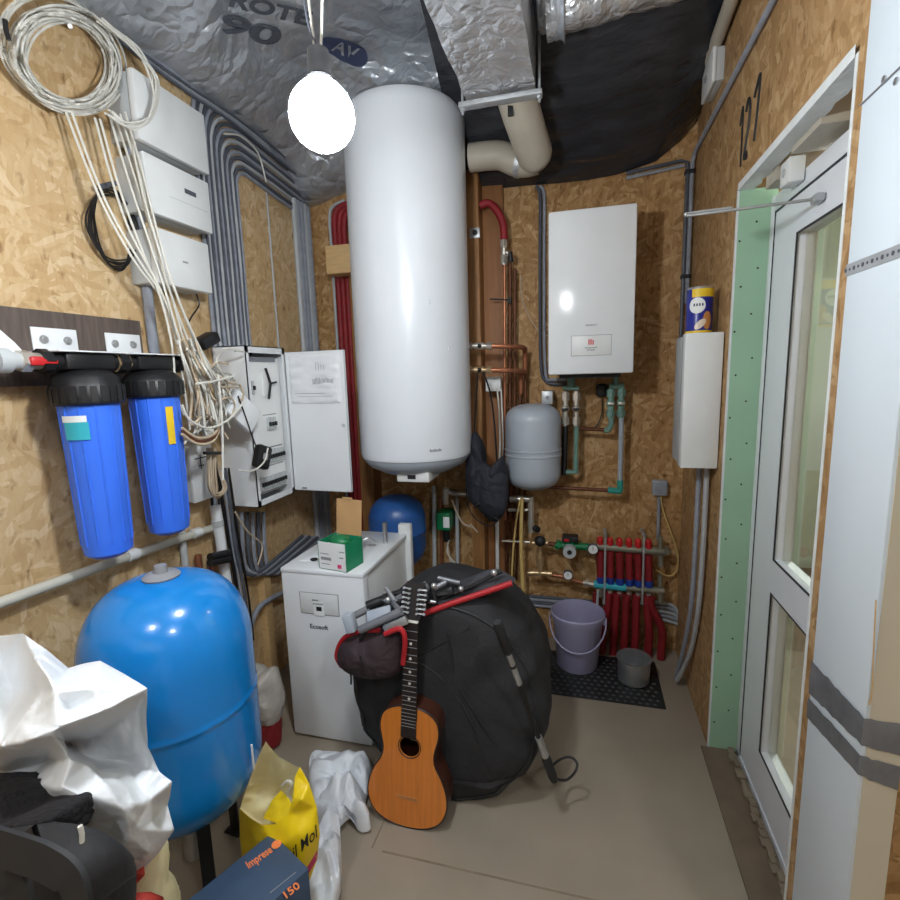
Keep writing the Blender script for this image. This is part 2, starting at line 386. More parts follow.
def cloth(rim, inner, folds, y0, thick, amp=.006, freq=14., seed=1., zmin=.003, cuts=2, sm=2, shrink=.9, dk=1.):
    """a crumpled bag: rim and inner points (photo x, y, cm towards the viewer), folds join points by name index; closed at the back"""
    pts = list(rim)+list(inner); n = len(rim)
    ed = [(i, (i+1) % n) for i in range(n)]+list(folds)
    vo, eo, fo, ov, oe, of = delaunay_2d_cdt([Vector((p[0], -p[1])) for p in pts], ed, [], 1, 1e-4)
    bm = bmesh.new(); vv = []
    for i, q in enumerate(vo):
        src = ov[i]; d_ = pts[src[0]][2] if src else 4
        vv.append(bm.verts.new(at(q[0], -q[1], y=y0-d_*.01*dk)))
    for f in fo:
        try: bm.faces.new([vv[i] for i in f])
        except ValueError: pass
    for _ in range(2): bmesh.ops.subdivide_edges(bm, edges=list(bm.edges), cuts=cuts, use_grid_fill=True)
    bmesh.ops.triangulate(bm, faces=list(bm.faces))
    for _ in range(sm):
        bmesh.ops.smooth_vert(bm, verts=[v for v in bm.verts if not v.is_boundary], factor=.5, use_axis_x=True, use_axis_y=True, use_axis_z=True)
    rg = random.Random(int(seed*100)); DIR = []
    for i in range(10):
        dv = V(rg.gauss(0, 1), rg.gauss(0, .5), rg.gauss(0, 1)).normalized(); DIR.append((dv, (.3, .45, .6, .8, 1.1, 1.5, 2, 2.7, 3.5, 4.6)[i], rg.uniform(0, 9)))
    c = sum((v.co for v in bm.verts), V(0, 0, 0))/len(bm.verts)
    bnd = {v.index for v in bm.verts if v.is_boundary}; bm.verts.index_update()
    for v in bm.verts:
        q = v.co*freq; q = q+nvec(q*.45+V(seed, 1, 2))*.8; h = 0.
        for i, (dv, f_, ph) in enumerate(DIR):
            h += (.25+2*abs(noise.noise(q*.5+V(i*3.1, seed, 0))))*(abs((q.dot(dv)*f_+ph) % 2-1)-.5)/f_**.8
        k = .45 if v.is_boundary else 1
        v.co = v.co+(CAM-v.co).normalized()*amp*h*k+nvec(q*.7)*amp*.5*k
    bm.verts.index_update()
    front = [v.co.copy() for v in bm.verts]; fs = [[v.index for v in f.verts] for f in bm.faces]
    be = [(e.verts[0].index, e.verts[1].index) for e in bm.edges if e.is_boundary]; bm.free()
    m = MB(); N_ = len(front)
    far = lambda p: p+(p-CAM).normalized()*thick
    cb = far(c); back = [cb+(far(p)-cb)*shrink for p in front]
    m.add([V(p.x, p.y, max(p.z, zmin)) for p in front+back], fs+[[i+N_ for i in reversed(f)] for f in fs]+[(a, b, b+N_, a+N_) for a, b in be])
    return m
def adopt(o, parent):
    o.parent = parent
    if parent.parent is None: o.matrix_parent_inverse = Matrix.Translation(-parent.location)
def tag(o, label=None, cat=None, group=None, kind=None):
    if label: o['label'] = label
    if cat: o['category'] = cat
    if group: o['group'] = group
    if kind: o['kind'] = kind
def thing(name, label, cat, loc, group=None):
    o = bpy.data.objects.new(name, None); C.objects.link(o); o.empty_display_size = .05
    o.location = Vector(loc); tag(o, label, cat, group)
    return o
def frame(o, xd, yd):
    """matrix: local x, y in the plane, local z out of it"""
    xd = Vector(xd).normalized(); yd = Vector(yd); yd = (yd-xd*yd.dot(xd)).normalized(); zd = xd.cross(yd)
    m = Matrix((xd, yd, zd)).transposed().to_4x4(); m.translation = Vector(o)
    return m
def text(s, size, m, mt, parent, name='lettering', width=None, bold=0., warp=None, res=3, shear=0., ext=.0006, sub=0):
    cu = bpy.data.curves.new('t', 'FONT'); cu.body = s; cu.size = size; cu.align_x = 'CENTER'; cu.align_y = 'CENTER'
    cu.extrude = ext; cu.offset = bold; cu.resolution_u = res; cu.shear = shear
    t = bpy.data.objects.new('t', cu); C.objects.link(t)
    bpy.context.view_layer.update()
    me = bpy.data.meshes.new_from_object(t.evaluated_get(bpy.context.evaluated_depsgraph_get()))
    if sub:
        bm = bmesh.new(); bm.from_mesh(me); bmesh.ops.remove_doubles(bm, verts=bm.verts, dist=1e-6); bmesh.ops.triangulate(bm, faces=list(bm.faces))
        for _ in range(sub): bmesh.ops.subdivide_edges(bm, edges=list(bm.edges), cuts=1, use_grid_fill=True)
        bm.to_mesh(me); bm.free()
    vs = [q.co.copy() for q in me.vertices]; fs = [tuple(f.vertices) for f in me.polygons]
    bpy.data.objects.remove(t); bpy.data.curves.remove(cu); bpy.data.meshes.remove(me)
    if width:
        w = max(p.x for p in vs)-min(p.x for p in vs); vs = [V(p.x*width/w, p.y, p.z) for p in vs]
    b = MB(); vs = [m @ p for p in vs]
    if warp: vs = [warp(p) for p in vs]
    b.add(vs, fs)
    return b.build(name, mt, parent, merge=False)
# light strengths
BULB = 190.; HALL_FILL = 150.; LAMPS = ((-.45, -.7, 85.), (1.1, -.6, 65.)); EXPO = .72
# ================================================================ the setting
XL, XR, YB = -1.55, .517, 2.78
def ss(a, b, x):
    t = max(0, min(1, (x-a)/(b-a))); return t*t*(3-2*t)
def zc(x, y):
    dl = .24*ss(.40, 0, x-XL)
    db = .36*ss(2.25, 2.76, y)*(1-.75*ss(.2, .5, x)) if x < .62 else 0
    z = 2.95-(max(dl, db)+.25*min(dl, db))
    q = V(x*1.6, y*1.6, 0)
    k = .35+.65*ss(0, .5, x-XL)
    z += k*(.030*noise.noise(q)+.018*(1-2*abs(noise.noise(q*2.3+V(3, 3, 3))))+.008*(1-2*abs(noise.noise(q*6+V(1, 3, 5)))))
    return z
def struct(name, mb, mt, parent=None, **k): return mb.build(name, mt, parent, kind='structure', **k)
struct('floor', MB().box((-1.7, -2.5, -.1), (2.4, 2.9, 0)), 'floor')
struct('trim_1', MB().box((-.62, 1.305, -.001), (.50, 1.311, .0012)).box((-.66, 1.311, -.001), (-.655, 2.2, .0012)), 'dusty')
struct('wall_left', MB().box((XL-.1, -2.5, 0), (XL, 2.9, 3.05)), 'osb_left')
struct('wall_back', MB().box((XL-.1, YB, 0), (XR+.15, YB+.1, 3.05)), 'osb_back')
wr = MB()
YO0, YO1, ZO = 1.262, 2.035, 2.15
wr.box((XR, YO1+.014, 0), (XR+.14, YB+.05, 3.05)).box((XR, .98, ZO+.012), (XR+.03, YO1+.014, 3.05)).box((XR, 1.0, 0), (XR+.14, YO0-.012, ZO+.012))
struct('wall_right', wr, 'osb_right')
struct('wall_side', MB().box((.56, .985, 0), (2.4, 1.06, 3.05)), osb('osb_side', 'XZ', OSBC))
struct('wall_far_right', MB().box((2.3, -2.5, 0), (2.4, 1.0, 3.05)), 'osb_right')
struct('wall_front', MB().box((-1.7, -2.6, 0), (2.4, -2.5, 3.05)), 'plaster')
struct('ceiling', MB().grid(lambda u, v: V(XL-.02+u*3.95, -2.5+v*5.3, zc(XL-.02+u*3.95, -2.5+v*5.3)), 130, 170), 'foil', ang=80)
struct('ceiling_slab', MB().box((-1.7, -2.6, 3.05), (2.4, 2.9, 3.12)), 'drywall')
# reveal of the doorway: green drywall at the far jamb, white cut edges, soffit and lintel
rv = struct('trim_2', MB().box((XR+.002, YO1, 0), (.64, YO1+.016, ZO)), 'drywall_green')
sc = MB()
for i in range(13):
    for xx in (.535, .585):
        z = .12+i*.155+(.06 if xx > .55 else 0)
        sc.cyl((xx+.006*math.sin(i*3), YO1+.001, z), (xx+.006*math.sin(i*3), YO1-.0015, z), .0035, 8)
struct('drywall_screws', sc, 'black', rv)
struct('trim_3', MB().box((XR-.001, YO1-.001, 0), (XR+.004, YO1+.013, ZO)).box((XR-.001, YO0-.012, 0), (XR+.012, YO0, ZO)), 'plaster')
def hz(u): return .010*noise.noise(V(u*23, 1, 2))
so = MB()
n = 40
for i in range(n):
    y0 = YO0+(YO1-YO0)*i/n; y1 = YO0+(YO1-YO0)*(i+1)/n
    so.add([V(XR-.002, y0, ZO+.02), V(XR-.002, y1, ZO+.02), V(XR-.002, y1, ZO-.004), V(XR-.002, y0, ZO-.004), V(XR+.05+hz(y0), y0, ZO-.004), V(XR+.05+hz(y1), y1, ZO-.004),
            V(XR+.05+hz(y0), y0, ZO+.02), V(XR+.05+hz(y1), y1, ZO+.02)], [(0, 1, 2, 3), (3, 2, 5, 4), (4, 5, 7, 6)])
struct('trim_4', so, 'plaster')
struct('lintel', MB().box((XR+.03, .98, ZO+.14), (.80, YO1+.02, ZO+.3)), 'drywall')
struct('lintel_block', MB().box((.56, 1.52, ZO-.02), (.70, 1.70, ZO+.14)).box((.57, 1.84, ZO-.04), (.70, 1.93, ZO+.14)), 'pvc_pipe')
struct('trim_8', MB().box((XR+.012, YO0-.012, 0), (.64, YO0-.0005, ZO+.02)), 'plaster')
jb = thing('junction_box', 'white junction box above the door frame in the doorway recess', 'junction box', (.60, 1.80, 2.06))
MB().box((.575, 1.755, 2.075), (.617, 1.825, 2.145), bev=.004).build('body', 'plastic_white', jb)
MB().cyl((.575, 1.79, 2.11), (.571, 1.79, 2.11), .012, 16).build('knockout', 'plastic_grey', jb)
# threshold
struct('trim_5', MB().box((.49, 1.0, -.001), (.60, YO1, .006)), mat('brown_threshold', (112, 96, 80), .7, var=.25, scale=8))
tr = MB()
for i in range(26):
    y = YO0+(YO1-.02-YO0)*i/25
    tr.box((.585+.006*math.sin(i*2.1), y, .0), (.607+.005*math.sin(i*1.3), y+.034, .016+.012*random.random()))
struct('threshold_ridge', tr, 'dusty')
# ---------------------------------------------------------------- glazed door
XD = .62
def dz(px, py): return at(px, py, x=XD)
ys = dz(775, 213).y; zs = dz(775, 213).z                    # outer corner of the sash
gy = dz(790, 300).y; gz = dz(791, 235).z
r1 = dz(769, 558).z; r0 = dz(769, 592).z; gb = dz(757, 750).z
yn = 1.10                                                    # the near side runs on behind the wall strip
d = MB()
d.box((XD, ys+.004, 0), (XD+.07, YO1, 2.11), bev=.003).box((XD, yn-.06, zs+.006), (XD+.07, ys+.01, 2.11), bev=.003).box((XD, yn-.06, 0), (XD+.07, yn, 2.11)).box((XD, yn, 0), (XD+.07, YO1, .02))
dr = struct('door_1', d, 'pvc', merge=False, ang=30)
X0, X1 = XD+.004, XD+.066
s = MB()
s.box((X0, gy, .025), (X1, ys, zs)).box((X0, yn+.004, .025), (X1, yn+.10, zs))
s.box((X0, yn+.1, gz), (X1, gy, zs)).box((X0, yn+.1, r0), (X1, gy, r1)).box((X0, yn+.1, .025), (X1, gy, gb))
sash = struct('sash', s, 'pvc', dr, merge=False, ang=5)
g = MB()
for a, b in ((gb, r0), (r1, gz)):
    for y0, y1, z0, z1 in ((gy-.006, gy, a, b), (yn+.1, yn+.106, a, b), (yn+.1, gy, a, a+.006), (yn+.1, gy, b-.006, b)):
        g.box((X0-.0006, y0+(.003 if y0 == yn+.1 and y1 < gy else 0), z0), (X0+.003, y1, z1)) if y1-y0 > .01 else g.box((X0-.0006, y0, z0), (X0+.003, y1, z1))
g.box((XD+.001, ys, .02), (XD+.06, ys+.004, zs+.006)).box((XD+.001, yn, zs), (XD+.06, ys+.004, zs+.006))
struct('gasket', g, 'gasket', dr)
struct('glass_pane', MB().box((X0+.028, yn+.09, r1-.01), (X0+.034, gy+.008, gz+.01)), 'glass', dr)
struct('lower_glass_pane', MB().box((X0+.028, yn+.09, gb-.01), (X0+.034, gy+.008, r0+.01)), 'glass', dr)
# the hallway beyond the glass
hall = mat('pale_green_hall_wall', (196, 206, 188), .8, var=.06, scale=3)
struct('wall_hall', MB().box((1.75, 1.06, 0), (1.85, 4.3, 3.0)).box((.657, 4.2, 0), (1.85, 4.3, 3.0)), hall)
struct('floor_hall', MB().box((.69, 1.06, -.1), (1.85, 4.3, -.005)), 'dusty')
struct('ceiling_hall', MB().box((.66, 1.06, 2.75), (1.85, 4.3, 2.85)), 'drywall')
struct('trim_6', MB().box((1.72, 1.1, .85), (1.75, 4.2, .93)).box((1.72, 2.3, 0), (1.75, 2.38, 2.7)), 'drywall')
# ---------------------------------------------------------------- pale board pier at the wall's end
YP0, YP1, XP0, XP1 = .965, 1.176, .497, .556
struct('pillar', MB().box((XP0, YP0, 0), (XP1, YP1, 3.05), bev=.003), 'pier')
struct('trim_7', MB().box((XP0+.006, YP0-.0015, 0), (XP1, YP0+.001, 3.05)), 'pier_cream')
cr = [at(a, b, y=YP0-.002) for a, b in ((876, 600), (874, 640), (872, 690), (869, 705))]
def band(zf, zn, zr, seed):
    """tape round the corner of the pier, from the far edge of its face to the end of its front"""
    b = MB(); pts = []
    k = 14
    for i in range(k+1):
        t = i/k; pts.append((V(XP0-.0022, YP1+(YP0-YP1)*t, 0), V(-1, 0, 0), zf[0]+(zn[0]-zf[0])*t, zf[1]+(zn[1]-zf[1])*t))
    for i in range(1, 9):
        t = i/8; pts.append((V(XP0+(XP1-XP0)*t, YP0-.0036, 0), V(0, -1, 0), zn[0]+(zr[0]-zn[0])*t, zn[1]+(zr[1]-zn[1])*t))
    vs = []; rows = 6
    for i, (p, nn, zt_, zb_) in enumerate(pts):
        for j in range(rows+1):
            w = noise.noise(V(i*.5, j*.9, seed))
            z = zb_+(zt_-zb_)*j/rows
            vs.append(p+V(0, 0, z+(.004*noise.noise(V(i*.9, seed, 3)) if j in (0, rows) else 0))+nn*max(0, .0025*w))
    fs = [(i*(rows+1)+j, (i+1)*(rows+1)+j, (i+1)*(rows+1)+j+1, i*(rows+1)+j+1) for i in range(len(pts)-1) for j in range(rows)]
    b.add(vs, fs); return b
def pz(px, py): return at(px, py, x=XP0).z
# ================================================================ left wall
rnd = random.Random(3)
# --- coil of white cable
cc = thing('cable_coil', 'big coil of white cable hanging high on the left wall', 'cable', at(72, 112, x=XL+.02))
b = MB()
for i in range(22):
    f = i/21
    cx, cy = 66+rnd.uniform(-5, 7), 60+rnd.uniform(-4, 5)
    rx, ry = 39+18*f+rnd.uniform(-2, 2), 41+13*f+rnd.uniform(-2, 3)
    if i > 18: cx -= 6; cy -= 8
    rot = math.radians(38); pts = []
    for k in range(26):
        a = 2*PI*k/26
        ex, ey = rx*math.cos(a)*1.12, ry*math.sin(a)*.92
        pts.append(at(cx+ex*math.cos(rot)-ey*math.sin(rot), cy+ex*math.sin(rot)+ey*math.cos(rot), x=XL+.03+.05*rnd.random()+.012*math.sin(a*2+i)))
    b.tube(smooth(pts, 3, True), .0034, 6, True)
b.build('loops', 'cable_white', cc)
b = MB()
for i in range(5):
    jx = lambda: rnd.uniform(-4, 4)
    pts = [(100+jx(), 22+jx()), (136+jx(), 48+jx()), (155+jx(), 84+jx()), (150+jx(), 116+jx()), (130+jx(), 126+jx()), (108+jx(), 112+jx())]
    b.tube(smooth(run(pts, x=XL+.155+.006*i), 6), .0034, 6)
b.build('hanging_loops', 'cable_white', cc)
MB().tube(smooth(run([(5, 20), (6, 30), (9, 40)], x=XL+.1), 4), .006, 8).build('cable_tie', 'black', cc)
hk = MB().cyl(at(70, 28, x=XL+.001), at(70, 26, x=XL+.1), .006, 10)
hk.build('hook', 'steel', cc)
# --- cables running down from the coil
CG = 'white cables hanging from the coil'
CL = 'white cable running down from the coil to the tangle beside the breaker panel'
hang = [[(66, 112), (86, 165), (107, 213), (135, 262), (164, 303), (178, 350), (186, 400), (190, 430)],
        [(72, 113), (92, 168), (112, 214), (140, 262), (168, 306), (184, 360), (196, 408), (198, 436)],
        [(95, 118), (112, 180), (130, 232), (158, 285), (176, 330), (190, 385), (206, 440)],
        [(110, 117), (128, 178), (147, 235), (165, 290), (182, 345), (204, 390), (214, 436)],
        [(115, 116), (133, 172), (150, 226), (166, 280), (188, 340), (210, 392), (222, 440)],
        [(120, 114), (138, 170), (153, 220), (170, 275), (192, 335), (214, 385), (230, 428)],
        [(100, 119), (120, 190), (140, 245), (160, 296), (172, 345), (176, 390), (184, 415)],
        [(125, 112), (142, 170), (156, 226), (173, 285), (196, 340), (220, 390), (216, 440)],
        [(131, 108), (132, 140), (142, 190), (156, 240), (170, 290), (186, 350), (196, 395)]]
for i, p in enumerate(hang):
    dep = [XL+.07+.01*(i % 4)+.10*min(1, k/3) for k in range(len(p))]
    MB().tube(smooth([at(a, c, x=d_) for (a, c), d_ in zip(p, dep)], 7), .0038, 7).build('network_cable', 'cable_white', None, CL, 'cable', CG)
# --- tangle of cable ends beside the panel
TG = 'tangled cable ends beside the panel'
TL = 'white cable end curled in the tangle left of the breaker panel'
for i in range(40):
    if i < 28:
        u = rnd.random(); w = rnd.uniform(-3, 3)
        pts = [(176+u*20, 338+rnd.uniform(0, 14)), (184+u*24+w, 368), (190+u*30+w*1.6, 395+rnd.uniform(-4, 4)), (193+u*32+rnd.uniform(-7, 5), 418+rnd.uniform(-6, 10)), (196+u*32+rnd.uniform(-14, 6), 428+rnd.uniform(-14, 16))]
    else:
        cx, cy = 226+rnd.gauss(0, 6), 386+rnd.gauss(0, 8); a = rnd.uniform(0, 6); q = 8+rnd.random()*9
        pts = [(200+rnd.uniform(0, 20), 362+rnd.uniform(0, 16))]
        for k in range(4): pts.append((cx+q*math.cos(a), cy+q*math.sin(a))); a += rnd.uniform(.7, 1.4)
    dd = [XL+.13+rnd.uniform(0, .12) for _ in pts]
    o = MB().tube(smooth([at(x_, y_, x=d_) for (x_, y_), d_ in zip(pts, dd)], 7), rnd.choice((.0034, .004, .0046)), 7)
    o.build('cable_end', rnd.choice(('cable_white', 'cable_white', 'cable_white', 'cable_beige')), None, TL, 'cable', TG)
for i, (p, lab) in enumerate((
    ([(182, 405), (190, 420), (208, 428), (228, 420), (244, 402)], 'thick white cable sagging in front of the tangle beside the panel'),
    ([(196, 384), (215, 381), (234, 376)], 'short straight white cable end sticking out towards the panel'),
    ([(218, 374), (222, 420), (223, 480)], 'thin white cable dropping straight down from the tangle'))):
    MB().tube(smooth(run(p, x=XL+.27), 8), .0042, 8).build('network_cable', 'cable_white', None, lab, 'cable')
for i in range(3):
    p = [(182, 428+i*3), (198, 438+i*3), (214, 434+i*3), (222, 420)]
    MB().tube(smooth(run(p, x=XL+.25), 8), .005, 8).build('cable_loop', 'copper_dull' if i == 1 else 'cable_beige', None,
        ('upper', 'middle', 'lower')[i]+' of the three brown loops under the cable tangle', 'cable')
bd = thing('cable_bundle', 'hank of beige cable tied up below the tangle, in front of the grey box', 'cable', at(215, 500, x=XL+.13))
b = MB()
for i in range(9):
    w = rnd.uniform(5, 10)
    p = [(207+i*1.1, 448), (210+i-w*.3, 470), (212-w*.4+i, 488), (217, 498-i*.6), (222+w*.5-i*.2, 488), (217+w*.2, 468), (213+i*.4, 450)]
    b.tube(smooth(run(p, x=XL+.15+.008*(i % 4)), 6), .0036, 6)
b.build('strands', 'cable_beige', bd)
MB().tube(run([(204, 453), (221, 453)], x=XL+.19), .006, 8).build('cable_tie', 'black', bd)
# --- dark cable loop
dl = thing('cable_coil', 'small coil of black cable on the left wall below the white coil', 'cable', at(112, 268, x=XL+.02))
b = MB()
for i in range(6):
    pts = []
    for k in range(18):
        a = 2*PI*k/18; pts.append(at(113+rnd.uniform(-1, 1)+(17+i*1.7+rnd.uniform(-1, 1))*math.cos(a)+6*math.sin(a), 228+(43-i*1.9)*math.sin(a)+rnd.uniform(-1, 1), x=XL+.012+.004*i))
    b.tube(smooth(pts, 3, True), .003, 6, True)
b.build('loops', 'black', dl)
MB().tube(run([(99, 187), (116, 183)], x=XL+.06), .008, 8).build('cable_tie', 'conduit_dark', dl)
# --- fat grey conduit on the wall
y0 = at(133, 210, x=XL).y
MB().tube([V(XL+.02, y0, at(133, 130, x=XL).z), V(XL+.02, y0, at(148, 360, x=XL).z)], .018, 14).build('conduit', 'conduit', None, 'fat grey conduit standing between the black coil and the white boxes', 'conduit')
# --- three white enclosures
def enclosure(tl, tr, bl, label, win=False, hole=False):
    xf = XL+.125
    a, c, e = at(*tl, x=xf), at(*tr, x=xf), at(*bl, x=xf)
    ya, yb = (a.y+e.y)/2, c.y; zt, zb = (a.z+c.z)/2, e.z
    t = thing('wall_box', label, 'box', (XL, (ya+yb)/2, zb))
    MB().box((XL, ya+.006, zb+.004), (xf-.03, yb-.006, zt-.004), bev=.004).build('body', 'plastic_grey', t)
    MB().box((xf-.028, ya, zb), (xf, yb, zt), bev=.006).build('cover', 'plastic_white', t)
    if win:
        y, z = ya+(yb-ya)*.66, zb+(zt-zb)*.63
        MB().box((xf-.001, y-.028, z-.008), (xf+.0012, y+.028, z+.008)).build('nameplate', 'ink', t)
        MB().box((xf-.001, ya+.1, z-.045), (xf+.0004, yb-.02, z-.043)).build('cover_seam', 'plastic_grey', t)
    if hole:
        MB().box((xf-.001, (ya+yb)/2-.012, (zt+zb)/2-.003), (xf+.001, (ya+yb)/2+.012, (zt+zb)/2+.003)).build('nameplate', 'ink_grey', t)
enclosure((133, 70), (204, 112), (139, 138), 'topmost of the three white wall boxes, plain, right under the ceiling foil')
enclosure((142, 155), (208, 178), (150, 211), 'middle white wall box with a small dark nameplate', win=True)
enclosure((153, 229), (208, 241), (160, 283), 'lowest of the three white wall boxes, square', hole=True)
pc = smooth(run([(196, 293), (199, 305), (192, 316), (189, 322)], x=XL+.05), 6)
MB().tube(pc, .003, 6).build('power_lead', 'black', None, 'short black lead hanging out below the lowest white wall box', 'cable')
# --- fan of grey conduits: up the wall, round a bend and along to the corner
GC = 'grey conduits fanning over the left wall'
GL = 'grey conduit climbing the left wall above the panel and bending towards the corner'
ya, yb = at(211, 330, x=XL).y, at(247, 330, x=XL).y
za, zb = at(290, 140, x=XL).z, at(290, 202, x=XL).z
NC = 17
for i in range(NC):
    t = i/(NC-1); y = ya+(yb-ya)*t; z = za+(zb-za)*t; r = .07+.16*(1-t)
    k = .006
    pts = [V(XL+.011, y+k*rnd.uniform(-1, 1), 1.60), V(XL+.011, y+k*rnd.uniform(-1, 1), 1.85), V(XL+.011, y+k*rnd.uniform(-1, 1), 2.1), V(XL+.011, y, z-r*1.25), V(XL+.011, y+r*.10, z-r*.62), V(XL+.011, y+r*.36, z-r*.25), V(XL+.011, y+r*.75, z-r*.06), V(XL+.011, y+r*1.3, z), V(XL+.011, 2.45, z-.02+k*rnd.uniform(-1, 1)), V(XL+.011, 2.73, z-.045)]
    MB().tube(smooth(pts, 6), .0088, 8).build('conduit', ('conduit', 'conduit_dark', 'grey_light', 'conduit_dark')[i % 4], None, GL, 'conduit', GC)  # dark and light tubes alternate, colour standing in for gap shade and highlights
# --- thin cables following the ceiling's edge
for i in range(6):
    o = 3.0*i
    p = [(118, 30+o*.7), (150, 54+o*.7), (190, 82+o*.8), (232, 110+o*.8), (272, 140+o), (322, 186+o*.6)]
    MB().tube(smooth(run(p, x=XL+.02+.012*(i % 3)), 6), .0055, 7).build('ceiling_edge_cable', ('grey_light', 'conduit', 'conduit_dark')[i % 3], None,
        'thin grey cable running along the top of the left wall under the foil', 'cable', 'thin cables along the ceiling edge')
MB().tube(smooth(run([(224, 134), (240, 136), (256, 150), (262, 165), (266, 182)], x=XL+.045), 6), .004, 6).build('loose_cable', 'cable_white', None, 'loose white cable end drooping over the bend of the grey conduits', 'cable')
# --- bundle in the corner, thin line beside it
for i in range(5):
    yy = 2.585+.036*i
    MB().tube([V(XL+.017, yy, 2.52), V(XL+.017, yy, 1.72), V(XL+.017, yy, .55)], .0155, 8).build('conduit', 'grey_light' if i in (0, 3) else 'conduit', None,
        'grey conduit standing in the bundle next to the room corner', 'conduit', 'conduit bundle in the corner')
MB().box((XL, 2.565, 1.64), (XL+.036, 2.755, 1.652)).build('conduit_clip', 'conduit_dark', None, 'dark clip across the conduit bundle in the corner', 'clip')
yy = at(270, 250, x=XL).y
MB().tube([V(XL+.006, yy, 2.48), V(XL+.006, yy, 1.68)], .005, 6).build('thin_cable', 'grey_light', None, 'single thin grey cable going straight down the brown board behind the panel', 'cable')
# --- breaker panel
P0, P1, PZ0, PZ1, PX = 1.86, 2.15, .985, 1.695, -1.383
pn = thing('breaker_panel', 'open white breaker panel on the left wall with its door swung out', 'electric panel', (XL, (P0+P1)/2, PZ0))
b = MB()
b.box((XL, P0, PZ0), (PX, P0+.004, PZ1)).box((XL, P1-.004, PZ0), (PX, P1, PZ1)).box((XL, P0, PZ0), (PX, P1, PZ0+.004)).box((XL, P0, PZ1-.004), (PX, P1, PZ1)).box((XL, P0, PZ0), (XL+.004, P1, PZ1))
b.box((PX-.004, P0, PZ0), (PX, P0+.02, PZ1)).box((PX-.004, P1-.02, PZ0), (PX, P1, PZ1)).box((PX-.004, P0, PZ0), (PX, P1, PZ0+.03)).box((PX-.004, P0, PZ1-.03), (PX, P1, PZ1))
b.build('enclosure', 'white', pn, merge=False, ang=5)
cv = MB().box((PX-.03, P0+.02, PZ0+.05), (PX-.026, P1-.02, PZ1-.05)).build('mounting_cover', 'paper', pn)
MB().cyl((XL+.12, P0-.0015, PZ1-.02), (XL+.12, P0, PZ1-.02), .006, 12).build('screw', 'ink', pn)
MB().box((PX-.026, P0+.04, PZ0+.045), (PX-.0255, P1-.03, PZ0+.052)).box((PX-.026, P0+.03, PZ1-.066), (PX-.02, P1-.05, PZ1-.046)).build('cover_edge', 'gunmetal', pn)
xc = PX-.026
for (zz, ys_) in ((1.515, (P0+.055,)), (1.345, (P0+.15, P0+.172, P0+.194)), (1.195, [P0+.06+.02*k for k in range(10)]), (1.075, [P0+.06+.02*k for k in range(10)])):
    for y in ys_:
        bk = MB().box((xc-.001, y-.0085, zz-.03), (xc+.012, y+.0085, zz+.03), bev=.002).build('breaker', 'plastic_grey', pn)
        MB().box((xc+.011, y-.005, zz-.010), (xc+.020, y+.005, zz+.008)).build('toggle', 'ink_black', bk)
MB().box((xc, P0+.05, 1.232), (xc+.001, P1-.04, 1.238)).box((xc, P0+.05, 1.148), (xc+.001, P1-.04, 1.153)).box((xc, P0+.05, 1.03), (xc+.001, P1-.05, 1.034)).box((xc, P0+.12, 1.385), (xc+.001, P1-.07, 1.389)).build('strip_label', 'ink_grey', pn)
sw = MB().box((xc-.001, P0+.13, 1.47), (xc+.01, P0+.19, 1.58), bev=.003).build('main_switch', 'plastic_white', pn)
MB().tube([V(xc+.014, P0+.15, 1.60), V(xc+.02, P0+.17, 1.53), V(xc+.014, P0+.155, 1.46)], .006, 8).tube([V(xc+.02, P0+.17, 1.53), V(xc+.02, P0+.215, 1.535)], .005, 8).build('switch_lever', 'black', sw)
# door: hinged at the far upright, turned out nearly square to the wall
hx, hy = PX+.002, P1-.002
dirn = V(.312, -.01, 0).normalized(); nn = V(dirn.y, -dirn.x, 0)          # nn faces the camera
DM = frame((hx, hy, PZ0+.015), dirn, (0, 0, 1))
w_, h_ = .315, PZ1-PZ0-.035
dm = MB(DM).box((0, 0, -.002), (w_, h_, .0), bev=0).box((0, 0, -.014), (.003, h_, 0)).box((w_-.003, 0, -.014), (w_, h_, 0)).box((0, 0, -.014), (w_, .003, 0)).box((0, h_-.003, -.014), (w_, h_, 0))
door = dm.build('door', 'white', pn, merge=False, ang=5)
sl = MB(DM)
def slv(u, v):
    return V(.022+u*.268+.004*noise.noise(V(v*6, 0, 1)), .43+v*.225+.004*noise.noise(V(u*7, 2, 1)), .003+.005*(noise.noise(V(u*3, v*9, 5))+.7)*(1.5 if 0 < u < 1 and 0 < v < 1 else .2))
sl.grid(slv, 24, 24)
MB(DM).box((.02, .428, .0003), (.292, .658, .0012)).build('circuit_list', 'paper', door)
slo = sl.build('document_sleeve', 'sleeve', door)
tx = MB(DM)
for k in range(16): tx.box((.15+k*.007, .52, .0095), (.153+k*.007, .54+.012*rnd.random(), .0099))
for k in range(4): tx.box((.17+k*.014, .585, .0095), (.172+k*.014, .625, .0099))
tx.box((.05, .476, .0095), (.27, .478, .0099)).box((.06, .462, .0095), (.25, .4635, .0099))
tx.build('list_print', 'ink_grey', door)
MB(DM).box((.045, .008, 0), (.07, .016, .003)).build('maker_plate', 'ink_grey', door)
MB(DM).cyl((w_-.02, h_*.48, 0), (w_-.02, h_*.48, .006), .009, 14).build('lock', 'plastic_grey', door)
